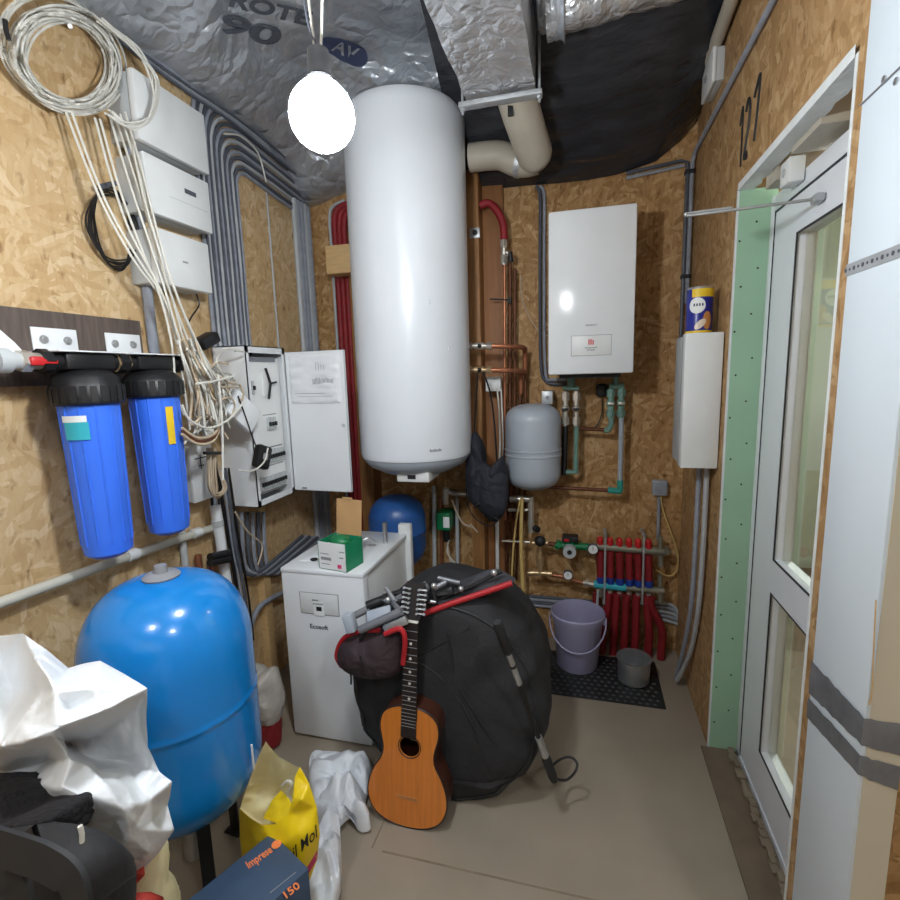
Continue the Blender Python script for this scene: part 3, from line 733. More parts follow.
# white box hanging askew and power adapter dangling in front of the panel
cA = at(243, 412, x=PX+.05)
m1 = frame(cA, V(.1, .75, -.66), V(.05, .66, .75))
rt = thing('router', 'small white box hanging tilted on its corner in front of the open panel', 'router', cA)
MB(m1).box((-.075, -.055, -.014), (.075, .055, .014), bev=.006).build('body', 'white', rt)
MB(m1).box((-.076, -.054, -.015), (-.06, .054, .0)).build('edge_strip', 'plastic_grey', rt)
cB = at(262, 457, x=PX+.07)
m2 = frame(cB, V(.2, .8, -.35), V(0, .35, .8))
ad = thing('power_adapter', 'black power adapter dangling from its lead over the breaker rows', 'power adapter', cB)
MB(m2).box((-.036, -.05, -.02), (.036, .05, .02), bev=.012).build('body', 'black', ad)
MB(m2).box((-.012, -.012, .0195), (.014, .014, .0208)).build('sticker', 'ink_grey', ad)
MB().tube(smooth(run([(238, 396), (246, 418), (252, 436), (256, 446)], x=PX+.07), 6), .0028, 6).build('lead', 'black', ad)
MB().tube(smooth(run([(238, 470), (252, 471), (264, 462), (268, 448)], x=PX+.10), 6), .0035, 6).build('loose_cable', 'cable_white', None, 'white cable looped round the dangling black power adapter', 'cable')
MB().tube(smooth(run([(235, 512), (248, 532), (262, 545), (258, 565)], x=PX), 6), .0036, 6).build('loose_cable', 'cable_beige', None, 'beige cable drooping out of the bottom of the breaker panel', 'cable')
rc = thing('black_relay', 'small black device lying on the upper left corner of the breaker panel', 'device', at(205, 345, x=XL+.1))
MB(frame(at(206, 341, x=XL+.12), V(0, .9, .4), V(0, -.4, .9))).box((-.05, -.022, -.03), (.05, .022, .03), bev=.008).build('body', 'black', rc)
# --- grey box left of the panel and the lines below it
a = at(190, 452, x=XL+.07); c = at(213, 497, x=XL+.07)
gb_ = thing('junction_box', 'grey junction box on the left wall below the cable tangle', 'junction box', (XL, (a.y+c.y)/2, c.z))
MB().box((XL, a.y, c.z), (XL+.055, c.y+.02, a.z+.02), bev=.003).build('body', 'plastic_grey', gb_)
MB().box((XL+.055, a.y-.002, c.z-.002), (XL+.07, c.y+.022, a.z+.022), bev=.004).build('lid', 'plastic_white', gb_)
m = MB(); yv = a.y+.05; zv = a.z-.03
m.box((XL+.069, yv-.002, zv-.045), (XL+.0712, yv+.002, zv+.01)).box((XL+.069, yv-.03, zv-.004), (XL+.0712, yv+.05, zv)).box((XL+.069, yv-.012, zv-.035), (XL+.0712, yv+.016, zv-.031))
m.build('pen_mark', 'ink_black', gb_)
yy = a.y-.035
MB().tube([V(XL+.02, yy, 1.25), V(XL+.02, yy, .55)], .014, 10).build('pipe', 'plastic_grey', None, 'pale upright pipe between the second blue filter and the grey junction box', 'pipe')
for i in range(7):
    x0 = 209+i*3.6
    p = [(x0-2, 468), (x0+4, 510), (x0+10+rnd.uniform(-3, 3), 545), (x0+17, 590), (x0+23, 640)]
    MB().tube(smooth(run(p, x=XL+.05+.012*(i % 3)), 6), .0075 if i % 2 else .005, 7).build('dropping_cable', ('black', 'conduit', 'conduit_dark')[i % 3], None,
        'dark cable dropping behind the big blue tank below the breaker panel', 'cable', 'cables dropping below the panel')
cl = MB().tube(run([(210, 557), (229, 553)], x=XL+.11), .016, 10).tube(run([(210, 563), (229, 559)], x=XL+.11), .016, 10)
cl.build('cable_clamp', 'black', None, 'black clamp round the dark cables below the panel', 'clamp')
for i in range(6):
    x0 = 236+i*5.5
    p = [(x0, 512), (x0+1, 545), (x0+5, 568), (x0+15-i*.8, 582-i*3), (x0+36-i*2, 583-i*5), (300, 562-i*6)]
    p = [at(a_, c_, x=XL+.035) for a_, c_ in p[:3]]+[at(a_, c_, y=min(2.3+i*.02, 2.5)) for a_, c_ in p[3:]]
    p = [at(x0, 512, x=XL+.03), at(x0+1, 545, x=XL+.03), at(x0+4, 566, x=XL+.03)]
    yk = p[-1].y
    zz = p[-1].z-.05
    p += [V(XL+.05, yk+.03, zz), V(XL+.05, yk+.12, zz-.02+.004*i), V(XL+.05, yk+.5, zz+.03)]
    MB().tube(smooth(p, 6), .010, 8).build('conduit', 'conduit' if i % 2 else 'conduit_dark', None,
        'grey conduit bending low on the left wall towards the back of the white cabinet', 'conduit', 'conduits bending behind the white cabinet')
MB().tube(smooth([at(252, 700, x=XL+.04), at(250, 640, x=XL+.04), at(256, 612, x=XL+.04), at(272, 598, x=XL+.04), at(300, 586, x=XL+.04)], 6), .013, 8).build('conduit', 'conduit', None, 'lowest grey conduit bending up from the floor behind the blue tank', 'conduit')
b = MB()
yq = at(266, 640, x=XL+.02).y
MB().box((XL, yq, 0), (XL+.04, yq+.05, .62)).build('batten', 'timber_light', None, 'pale upright wooden batten on the left wall behind the blue tank', 'batten')
tp = thing('taped_pipe', 'short pipe wrapped in white tape, upright on the left wall above the blue tank', 'pipe', at(222, 592, x=XL+.05))
MB().tube(smooth(run([(215, 505), (221, 545), (228, 592)], x=XL+.06), 5), .022, 12).build('pipe', 'bag_white', tp)
MB().tube(run([(217, 520), (218, 526)], x=XL+.06), .025, 12).tube(run([(222, 556), (223, 560)], x=XL+.06), .025, 12).build('tape_band', 'plastic_grey', tp)
for i, lab in enumerate(('near', 'far')):
    p = run([(198+i*13, 555), (201+i*12, 590)], x=XL+.04)
    MB().tube([p[0], p[1]], .014, 10).build('copper_pipe', 'copper', None, 'short copper pipe end above the blue tank, the one on its '+('left' if i == 0 else 'right')+' side', 'pipe')
# --- water filters on a dark board
a = at(0, 308, x=XL+.018); c = at(140, 321, x=XL+.018); zlo = at(70, 385, x=XL+.018).z
fb = MB().box((XL, .45, zlo), (XL+.018, c.y, c.z), bev=.002).build('mounting_board', 'laminate', None, 'dark woodgrain board screwed to the left wall behind the blue filters', 'board')
def filt(ax, capt, capb, bot, label, first):
    X = XL+.155
    c0 = at(ax, capb, x=X); zt = at(ax, capt, x=X).z; zb = c0.z; z0 = at(ax+18, bot, x=X).z+.01
    Y = c0.y; r = .076
    t = thing('water_filter', label, 'filter', (X, Y, z0))
    prof = [(0, 0), (r*.55, .003), (r*.83, .018), (r*.86, .04)]+[(r*.86+(r*.13)*k/6, .04+(zb-z0-.04)*k/6) for k in range(1, 7)]
    b = MB().lathe(prof, (X, Y, z0), 48)
    for k in range(12):
        a_ = 2*PI*k/12
        cs, sn = math.cos(a_), math.sin(a_)
        b.tube([V(X+cs*r*.865, Y+sn*r*.865, z0+.05), V(X+cs*r*.985, Y+sn*r*.985, zb-.005)], .003, 6)
    can = b.build('canister', 'filter_blue', t)
    cap = MB().lathe([(r*1.0, -.005), (r*1.18, 0), (r*1.2, .012), (r*1.2, .05), (r*1.12, .058), (r*1.08, zt-zb-.02), (r*.8, zt-zb), (r*.3, zt-zb+.006), (0, zt-zb+.006)], (X, Y, zb), 48)
    for k in range(24):
        a_ = 2*PI*k/24; cap.box((-.006, -.008, .004), (.0022, .008, .05), Matrix.Translation((X+math.cos(a_)*r*1.2, Y+math.sin(a_)*r*1.2, zb)) @ Matrix.Rotation(a_, 4, 'Z'))
    hd = cap.build('head', 'black', t)
    MB().box((X-.035, Y-.075, zt+.002), (X+.035, Y+.075, zt+.052), bev=.01).cyl((X, Y-.115, zt+.026), (X, Y+.115, zt+.026), .026, 20).cyl((X, Y-.125, zt+.026), (X, Y-.1, zt+.026), .033, 8).cyl((X, Y+.1, zt+.026), (X, Y+.125, zt+.026), .033, 8).build('port_block', 'black', t)
    zk = zt+.055
    br = MB().box((XL+.018, Y-.035, zk), (XL+.022, Y+.10, zk+.075), bev=.0012).box((XL+.018, Y-.105, zk-.004), (X+.05, Y+.105, zk), bev=.001).build('bracket', 'white', t)
    for dy in (-.003, .068):
        o = MB().cyl((XL+.022, Y+dy, zk+.04), (XL+.024, Y+dy, zk+.04), .013, 20).cyl((XL+.024, Y+dy, zk+.04), (XL+.031, Y+dy, zk+.04), .009, 6)
        o.build('bolt', 'steel', br)
    def lab(z, dz, a0, a1, mt, nm, off=.0045):
        k = 10
        def fn(u, v):
            zz = z+dz*v; fr = r*.86+(r*.13)*max(0, (zz-z0-.04)/(zb-z0-.04))+off; aa = a0+(a1-a0)*u
            return V(X+math.cos(aa)*fr, Y+math.sin(aa)*fr, zz)
        return MB().grid(fn, k, 2).build(nm, mt, t)
    if first:
        lab(zb-.10, .05, -1.62, -.78, 'teal_print', 'teal_label'); lab(zb-.05, .018, -1.68, -.82, 'paper', 'white_label')
    else:
        lab(zb-.16, .125, -.42, -.10, 'yellow_print', 'yellow_label')
    return X, Y, zt+.026
f1 = filt(89, 371, 403, 560, 'blue water filter with the teal and white label, left of the pair', True)
f2 = filt(154, 371, 396, 535, 'blue water filter with the yellow label, right of the pair', False)
b = MB().cyl((f1[0], f1[1]+.125, f1[2]), (f2[0], f2[1]-.125, f2[2]), .02, 16)
ym = (f1[1]+f2[1])/2
b.cyl((f1[0], ym-.022, f1[2]), (f1[0], ym+.022, f1[2]), .03, 6)
b.build('brass_fitting', 'brass', None, 'short brass fitting joining the two blue water filters', 'fitting')
# inlet pipe with red valve
iv = thing('inlet_valve', 'red-handled valve at the inlet of the left blue filter', 'valve', (f1[0], f1[1]-.14, f1[2]))
MB().cyl((f1[0], f1[1]-.18, f1[2]), (f1[0], f1[1]-.11, f1[2]), .022, 16).cyl((f1[0], f1[1]-.175, f1[2]), (f1[0], f1[1]-.15, f1[2]), .029, 6).build('body', 'nickel', iv)
MB().box((f1[0]+.02, f1[1]-.16, f1[2]-.008), (f1[0]+.032, f1[1]-.095, f1[2]+.004), bev=.004).box((f1[0]+.02, f1[1]-.165, f1[2]-.013), (f1[0]+.034, f1[1]-.13, f1[2]+.011), bev=.006).build('handle', 'red_plastic', iv)
ip = MB().cyl((f1[0], .3, f1[2]), (f1[0], f1[1]-.175, f1[2]), .022, 20)
ip.cyl((f1[0], f1[1]-.30, f1[2]), (f1[0], f1[1]-.26, f1[2]), .031, 20).cyl((f1[0], f1[1]-.23, f1[2]), (f1[0], f1[1]-.2, f1[2]), .031, 20)
ip.build('inlet_pipe', 'plastic_grey', None, 'pale plastic pipe entering the picture at the left and leading into the red valve', 'pipe')
wa = thing('white_elbow', 'white angled cover above the inlet pipe at the picture edge', 'pipe', at(0, 362, x=XL+.1))
MB().prism([at(-30, 318, x=XL+.1), at(0, 343, x=XL+.1), at(20, 364, x=XL+.1), at(-30, 364, x=XL+.1)], (.05, 0, 0)).build('cover', 'white', wa)
# drain pipe along the wall
p = [at(-40, 619, x=XL+.04), at(0, 603, x=XL+.04), at(110, 563, x=XL+.04), at(218, 526, x=XL+.04)]
MB().tube([p[0], p[1], p[2], p[3]], .0155, 16).build('pipe', 'pale_pipe', None, 'long pale pipe running along the left wall under the blue filters', 'pipe')
for k, (a_, c_) in enumerate(((132, 555), (196, 533))):
    q = at(a_, c_, x=XL+.04); dirv = (p[3]-p[1]).normalized()
    MB().cyl(q-dirv*.02, q+dirv*.02, .020, 18).build('pipe_coupling', 'plastic_white', None, 'pale coupling on the long wall pipe, '+('below the gap between the filters' if k == 0 else 'at its far end near the cables'), 'coupling')
# --- big blue pressure tank
TY = 1.10
TX, TR = fit(77, 258, 690, TY)
ztop = at(165, 577, y=TY).z; zbot = .255
bt = thing('pressure_tank', 'big blue pressure tank standing on the floor below the filters', 'tank', (TX, TY, 0))
hh = ztop-zbot
prof = []
for k in range(11):
    a_ = PI/2*k/10; prof.append((TR*math.sin(a_)**.72 if k else 0, .17*(1-math.cos(a_))))
prof += [(TR, .2), (TR, hh*.5-.06), (TR, hh*.5-.02), (TR, hh*.5-.008), (TR+.0025, hh*.5-.003), (TR+.0025, hh*.5+.003), (TR, hh*.5+.008), (TR, hh*.5+.02), (TR, hh*.5+.06), (TR, hh-.215)]
for k in range(1, 13):
    a_ = PI/2*k/12; prof.append((TR*math.cos(a_)**.68 if k < 12 else 0, hh-.215+.215*math.sin(a_)))
MB().lathe(prof, (TX, TY, zbot), 72).build('shell', 'tank_blue', bt, ang=50)
MB().lathe([(.045, ztop-.006), (.05, ztop+.004), (.04, ztop+.012), (.018, ztop+.014), (.016, ztop+.035), (0, ztop+.036)], (TX, TY, 0), 24).build('air_valve', 'ink_grey', bt)
for k in range(3):
    a_ = 2*PI*k/3-.6; cx, cy = TX+TR*.72*math.cos(a_), TY+TR*.72*math.sin(a_)
    tx_, ty_ = -math.sin(a_), math.cos(a_)
    MB(frame((cx, cy, 0), (tx_, ty_, 0), (0, 0, 1))).box((-.018, 0, -.004), (.018, .34, .004), bev=.002).box((-.03, 0, -.02), (.03, .006, .03)).build('leg', 'ink_black', bt)
MB().cyl((TX, TY, .08), (TX, TY, .22), .03, 16).build('outlet', 'steel', bt)
# red and clear sack behind it
cs = thing('rolled_sack', 'red and clear plastic wrapped roll standing behind the blue tank', 'sack', at(268, 748, z=0))
q = at(268, 745, z=0)
MB().pillow([q+V(x_, 0, z_) for x_, z_ in ((-.07, .13), (-.085, .25), (-.06, .36), (.0, .34), (.06, .36), (.08, .25), (.065, .12), (0, .11))], (0, -1, 0), .07, .07, .016, 14).build('clear_sleeve', 'clear_film', cs)
MB().pillow([q+V(x_, 0, z_) for x_, z_ in ((-.06, 0.008), (-.066, .08), (-.06, .15), (.0, .16), (.06, .15), (.064, .08), (.055, .008), (0, .004))], (0, -1, 0), .05, .05, .006, 12).build('red_wrap', 'red_foam', cs)
# ================================================================ back wall
def pl(*pts, y, n=6): return smooth(run(pts, y=y), n)
# --- electric boiler
BY = 2.42
a, c, e = at(549, 209, y=BY), at(638, 205, y=BY), at(548, 375, y=BY)
bx0, bx1, bz0, bz1 = e.x, c.x, (e.z+at(636, 373, y=BY).z)/2, (a.z+c.z)/2
bo = thing('wall_boiler', 'white wall-hung boiler with a small control flap', 'boiler', ((bx0+bx1)/2, YB, bz0))
MB().box((bx0+.012, BY+.03, bz0+.012), (bx1-.012, YB, bz1-.01), bev=.004).build('body', 'plastic_white', bo)
MB().box((bx0, BY, bz0), (bx1, BY+.20, bz1), bev=.010).build('front_cover', 'white', bo)
def bp_(px, py): return at(px, py, y=BY)
fl0, fl1 = bp_(571.5, 356), bp_(611.5, 334.5)
flap = MB().box((fl0.x, BY-.003, fl0.z), (fl1.x, BY+.01, fl1.z), bev=.002).build('control_flap', 'plastic_white', bo)
MB().box((fl0.x-.0015, BY-.001, fl0.z-.0015), (fl1.x+.0015, BY+.01, fl1.z+.0015)).build('flap_gap', 'ink_grey', bo)
fm = frame((0, BY-.0035, 0), (1, 0, 0), (0, 0, 1))
pm = bp_(591, 342)
MB().box((pm.x-.012, BY-.0042, pm.z-.012), (pm.x-.006, BY-.003, pm.z+.012)).box((pm.x-.003, BY-.0042, pm.z-.012), (pm.x+.003, BY-.003, pm.z+.012)).box((pm.x+.006, BY-.0042, pm.z-.012), (pm.x+.012, BY-.003, pm.z+.008)).build('red_mark', 'ink_red', flap)
b = MB()
for k in range(2):
    zq = pm.z-.026-k*.010
    for j in range(9-3*k): b.box((pm.x-.026+.003*k*3+j*.006, BY-.0042, zq-.003), (pm.x-.022+.003*k*3+j*.006, BY-.003, zq+.003))
b.build('print', 'ink_grey', flap)
lg = bp_(592, 325)
b = MB()
for j in range(7): b.box((lg.x-.028+j*.006, BY-.0012, lg.z-.003), (lg.x-.024+j*.006, BY, lg.z+.003))
b.build('maker_mark', 'ink_grey', bo)
MB(frame((lg.x+.018, BY-.001, lg.z), (1, 0, 0), (0, 0, 1))).prism([V(-.006, -.007, -.001), V(.003, -.004, -.001), V(.008, .009, -.001), V(0, .003, -.001)], (0, 0, .002)).build('maker_emblem', 'steel', bo)
MB().box((bx0+.05, BY+.06, bz0-.018), (bx1-.05, YB-.05, bz0+.014)).build('connection_plate', 'ink_black', bo)
# --- valves and pipes under the boiler
def valve(name, px, y, ztop, zbot, mt, label, handle='black', group=None):
    q = at(px, 385, y=y); t = thing(name, label, 'valve', (q.x, y, zbot), group)
    k = (ztop-zbot)
    MB().cyl((q.x, y, zbot), (q.x, y, ztop), .015, 14).cyl((q.x, y, zbot+k*.06), (q.x, y, zbot+k*.26), .021, 6).cyl((q.x, y, ztop-k*.26), (q.x, y, ztop-k*.04), .021, 6).ball((q.x, y, (ztop+zbot)/2), .022, 16).build('body', mt, t)
    MB().cyl((q.x, y-.018, (ztop+zbot)/2), (q.x, y-.032, (ztop+zbot)/2), .007, 10).box((q.x-.016, y-.036, (ztop+zbot)/2-.006), (q.x+.016, y-.03, (ztop+zbot)/2+.006), bev=.002).build('handle', handle, t)
    return q.x
PYB = 2.66
def zb_(py, px=590, y=PYB): return at(px, py, y=y).z
for i, (px, mt, lab) in enumerate(((565.5, 'nickel', 'outermost'), (576.5, 'nickel', 'second'))):
    valve('ball_valve', px, PYB, zb_(391), zb_(426), mt, 'brass ball valve below the boiler, left pair, '+('nearer the grey vessel' if i == 0 else 'with the greenish pipe below'))
for i, (px, mt) in enumerate(((611, 'green_patina'), (621.5, 'green_patina'))):
    valve('ball_valve', px, PYB, zb_(389), zb_(418), 'green_patina' if i == 0 else 'green_patina', 'green-coated valve under the right half of the boiler, '+('beside the black plug' if i == 0 else 'above the long pale pipe'), 'nickel')
MB().tube(run([(571, 376), (571, 388)], y=PYB), .02, 12).tube(run([(563, 388), (579, 388)], y=PYB), .012, 10).build('pipe_joint', 'green_patina', None, 'green-coated joint where the left pair of valves enters the boiler', 'fitting')
MB().tube(run([(609, 386), (624, 386)], y=PYB), .014, 10).tube(run([(616, 374), (616, 388)], y=PYB), .014, 10).build('pipe_joint', 'green_patina', None, 'green-coated joint where the right pair of valves enters the boiler', 'fitting')
MB().tube(run([(576.5, 425), (575.5, 470)], y=PYB), [.013, .011], 12).tube(run([(576, 460), (576, 472), (566, 472)], y=PYB), .015, 10).build('pipe', 'green_patina', None, 'greenish pipe ending in an elbow left of centre below the boiler', 'pipe')
MB().tube(run([(565.5, 425), (564, 475)], y=PYB), .015, 10).build('pipe', 'black', None, 'black insulated pipe beside the grey vessel below the boiler', 'pipe')
MB().tube(run([(621.5, 417), (620, 484)], y=PYB), .013, 12).build('pipe', 'vessel_grey', None, 'long pale upright pipe below the right end of the boiler', 'pipe')
MB().tube(pl((620, 480), (620, 490), (617, 491), (608, 490), y=PYB), .016, 12).build('pipe_elbow', 'teal', None, 'teal elbow at the foot of the long pale pipe', 'fitting')
MB().tube(run([(610, 490.5), (548, 487)], y=PYB), .010, 12).build('copper_pipe', 'copper_dull', None, 'copper pipe running from the grey vessel to the teal elbow', 'pipe')
MB().tube(run([(580, 428.5), (608, 430)], y=PYB), .010, 12).build('copper_pipe', 'copper_dull', None, 'short level copper pipe between the two valve groups under the boiler', 'pipe')
MB().tube(pl((611, 416), (611, 424), (608, 430), (604, 430), y=PYB), .014, 12).build('pipe_elbow', 'green_patina', None, 'green-coated elbow below the valve beside the black plug', 'fitting')
pg = thing('power_plug', 'black plug-in adapter with a thin lead, on the wall under the boiler', 'power adapter', at(602, 398, y=YB))
q = at(602, 391, y=YB-.03)
MB().box((q.x-.03, YB-.055, q.z-.03), (q.x+.03, YB, q.z+.038), bev=.014).build('body', 'black', pg)
MB().tube(pl((602, 398), (602, 412), (599, 422), (594, 429), y=YB-.03), .0035, 6).build('lead', 'black', pg)
# black conduit pair left of the boiler
for k, o in enumerate((0, 4.2)):
    MB().tube(pl((536+o, 186), (540+o, 196), (540+o, 240), (540+o, 330), (541+o, 366), (544+o*.7, 379), (552, 384-o), (566, 384-o), y=YB-.02), .0085, 8).build('conduit', 'conduit_dark' if k == 0 else 'conduit', None, 'dark conduit coming down left of the boiler and bending under it, '+('outer' if k == 0 else 'inner')+' of the two', 'conduit')
MB().tube(pl((521, 275), (522, 298), (530, 318), (540, 332), (549, 336), y=YB-.012), .003, 6).build('loose_cable', 'cable_beige', None, 'thin pale wire sagging from the copper pipes to the boiler', 'cable')
# --- grey expansion vessel
VX, VR = fit(505.5, 561, 450, 2.60)
vz1, vz0 = at(533, 403.5, y=2.6).z, at(533, 492, y=2.6).z+.02
ev = thing('expansion_vessel', 'grey expansion vessel hanging on the back wall left of the boiler valves', 'vessel', (VX, 2.6, vz0))
hv = vz1-vz0
prof = [(0, 0)]+[(VR*math.sin(PI/2*k/8)**.7, .085*(1-math.cos(PI/2*k/8))) for k in range(1, 9)]+[(VR, hv*.40), (VR+.004, hv*.405), (VR+.004, hv*.42), (VR, hv*.425), (VR, hv*.46), (VR+.004, hv*.465), (VR+.004, hv*.48), (VR, hv*.485)]+[(VR*math.cos(PI/2*k/8)**.7 if k < 8 else 0, hv-.085+.085*math.sin(PI/2*k/8)) for k in range(0, 9)]
MB().lathe(prof, (VX, 2.6, vz0), 56).build('shell', 'vessel_grey', ev, ang=45)
q = at(547, 398, y=2.64)
MB().box((q.x-.03, YB-.12, q.z-.035), (q.x+.028, YB-.002, q.z+.035), bev=.004).build('bracket', 'zinc', ev)
MB().cyl((q.x, YB-.121, q.z), (q.x, YB-.124, q.z), .01, 12).build('bracket_bolt', 'conduit', ev)
# --- timbers
def post(pxa, pxb, pya, pyb, y, dep, name, mt, label):
    a_ = at(pxa, 300, y=y); c_ = at(pxb, 300, y=y); z1 = at(pxa, pya, y=y).z; z0 = at(pxb, pyb, y=y).z
    return MB().box((a_.x, y, z0), (c_.x, y+dep, z1), bev=.003).build(name, mt, None, label, name.split('_')[-1])
post(467, 480, 105, 600, 2.63, .148, 'timber_post', 'timber', 'upright timber post just right of the white water heater')
post(480.5, 504, 184, 610, 2.745, .034, 'plywood_board', 'plywood', 'brown plywood strip on the back wall right of the timber post')
post(350, 364, 275, 640, 2.66, .118, 'timber_post', 'timber', 'upright timber post left of the white water heater, partly hidden')
q = at(475.5, 233, y=2.63)
br = thing('corner_bracket', 'small steel bracket with one bolt on the post beside the water heater', 'bracket', q)
MB().box((q.x-.03, 2.626, q.z-.025), (q.x+.022, 2.631, q.z+.025), bev=.001).build('plate', 'zinc', br)
MB().cyl((q.x, 2.612, q.z), (q.x, 2.627, q.z), .013, 6).build('bolt', 'ink_black', br)
a_, c_ = at(325, 246, y=2.55), at(352, 272, y=2.55)
MB().box((a_.x, 2.55, c_.z), (c_.x+.12, 2.655, a_.z), bev=.002).build('wooden_block', 'timber_light', None, 'pale sawn block nailed across the pipes left of the water heater', 'block')
for i in range(4):
    x0 = 335.5+i*4.6
    pts = [at(x0-1+i, 204, y=2.72), at(x0, 216, y=2.72), at(x0+.5, 300, y=2.72)]
    X = at(x0, 300, y=2.72).x
    q0 = at(330+i*6, 203-i*.5, y=2.6)
    P = [V(X+.10+.02*i, 2.71, 2.52-.015*i), V(X+.03, 2.71, 2.50-.015*i), V(X, 2.71, 2.44-.02*i), V(X, 2.71, 2.2), V(X, 2.71, 1.2), V(X, 2.71, .4)]
    MB().tube(smooth(P, 6), .0165 if i else .008, 10).build('red_pipe', 'red_foam' if i else 'grey_light', None,
        'red insulated pipe coming down left of the water heater' if i else 'thin grey line beside the red pipes left of the water heater', 'pipe', 'red pipes left of the water heater' if i else None)
# --- white water heater
WY = 2.36
WX, WR = fit(350, 467.5, 260, WY)
wz1 = at(407, 80, y=WY-WR*.93).z; wz0 = at(416, 466, y=WY-WR).z
WX2, _ = fit(361, 470.5, 445, WY)
wh = thing('water_heater', 'tall white cylindrical water heater hanging on the back wall', 'water heater', (WX, WY, wz0))
hw = wz1-wz0
prof = [(WR*.985, .012), (WR, .03), (WR, hw-.055), (WR*.985, hw-.025), (WR*.94, hw-.006), (WR*.8, hw), (0, hw+.004)]
MB().lathe([(0, .02)]+prof, (WX, WY, wz0), 96).build('shell', 'tank_white', wh, ang=45)
MB().lathe([(0, -.085), (WR*.35, -.083), (WR*.62, -.068), (WR*.85, -.036), (WR*.96, 0), (WR*.965, .02), (0, .02)], (WX, WY, wz0), 72).build('bottom_cap', 'vessel_grey', wh, ang=45)
q = V(WX+.06, WY-WR*.62, wz0)
cbx = MB().box((q.x-.10, q.y-.02, wz0-.095), (q.x+.06, q.y+.16, wz0-.045), bev=.006).build('control_box', 'plastic_white', wh)
MB().box((q.x-.045, q.y-.0215, wz0-.08), (q.x-.005, q.y-.018, wz0-.060)).build('display', 'ink_black', cbx)
aa = math.atan2(at(446, 459, y=2.1).y-WY, at(446, 459, y=2.1).x-WX)
b = MB()
for k in range(8):
    an = -1.02+k*.026
    m_ = Matrix.Translation((WX+math.cos(an)*(WR+.0003), WY+math.sin(an)*(WR+.0003), wz0+.062)) @ Matrix.Rotation(an, 4, 'Z')
    b.box((-.0006, -.0028, -.005), (.0006, .0028, .005 if k % 3 else .008), m_)
b.build('maker_mark', 'ink_grey', wh)
for (an, z_) in ((-.62, 1.66), (-.95, 1.86)):
    m_ = Matrix.Translation((WX+math.cos(an)*WR, WY+math.sin(an)*WR, z_)) @ Matrix.Rotation(an, 4, 'Z')
    MB(m_).ball((0, 0, 0), .008, 12, sc=(.5, .7, 1.5)).build('plug', 'tank_white', wh)
# --- small dark blue tank behind the cabinet
SX, SR = fit(369, 426, 530, 2.55)
sz1, sz0 = at(397, 497.5, y=2.5).z, at(397, 566, y=2.5).z-.02
st = thing('expansion_tank', 'small dark blue tank behind the white cabinet under the water heater', 'tank', (SX, 2.55, sz0))
hs = sz1-sz0
MB().lathe([(0, 0)]+[(SR*math.sin(PI/2*k/8)**.75, hs*.35*(1-math.cos(PI/2*k/8))) for k in range(1, 9)]+[(SR, hs*.5), (SR*1.012, hs*.505), (SR*1.012, hs*.525), (SR, hs*.53)]+[(SR*math.cos(PI/2*k/8)**.75 if k < 8 else 0, hs*.68+hs*.32*math.sin(PI/2*k/8)) for k in range(0, 9)], (SX, 2.55, sz0), 48).build('shell', 'tank_blue2', st, ang=45)
MB().cyl((SX, 2.55, sz0-.10), (SX, 2.55, sz0+.01), .02, 14).build('outlet', 'brass', st)
MB().box((SX-.03, 2.66, sz0+hs*.4), (SX+.03, YB, sz0+hs*.6)).build('bracket', 'ink_black', st)
# --- copper and red pipes right of the water heater
MB().tube(pl((480, 206), (488, 203), (497, 211), (503, 224), (504, 240), y=2.66), .019, 14).build('red_pipe', 'red_foam', None, 'thick red insulated pipe bending out from behind the post', 'pipe')
bv = thing('mixing_valve', 'brass valve with a black knob under the red pipe bend', 'valve', at(505, 264, y=2.66))
q1, q2 = at(503.5, 240, y=2.66), at(504, 265, y=2.66)
MB().cyl(q1, q2, .014, 14).cyl(q1, q1.lerp(q2, .3), .019, 6).cyl(q1.lerp(q2, .6), q1.lerp(q2, .95), .018, 6).tube(run([(506, 252), (511, 256)], y=2.66), .012, 10).build('body', 'nickel', bv)
MB().tube(run([(510, 252), (511, 262)], y=2.655), .013, 10).build('knob', 'black', bv)
MB().tube(run([(504.5, 262), (505, 520)], y=2.665), .0085, 12).build('copper_pipe', 'copper', None, 'bright copper riser below the brass valve, foremost of the risers', 'pipe')
MB().tube(run([(510, 262), (510, 520)], y=2.70), .0085, 12).build('copper_pipe', 'copper_dull', None, 'dark copper riser directly behind the bright one', 'pipe')
for i, (x0, y0) in enumerate(((515, 268), (520, 372), (525.5, 352))):
    MB().tube(run([(x0, y0), (x0-.5, 520)], y=2.71), .0075, 10).build('copper_pipe', 'copper_dull' if i else 'copper_dull', None, ('tall thin brown riser ending beside the plywood strip', 'short brown riser below the lower heater valve', 'brown riser joining the upper heater valve')[i], 'pipe')
MB().tube(run([(490, 299), (510, 300)], y=2.655), .004, 6).box(at(508, 303, y=2.66), at(512, 298, y=2.70)).build('pipe_clip', 'ink_black', None, 'black clip holding the copper risers above the heater valves', 'clip')
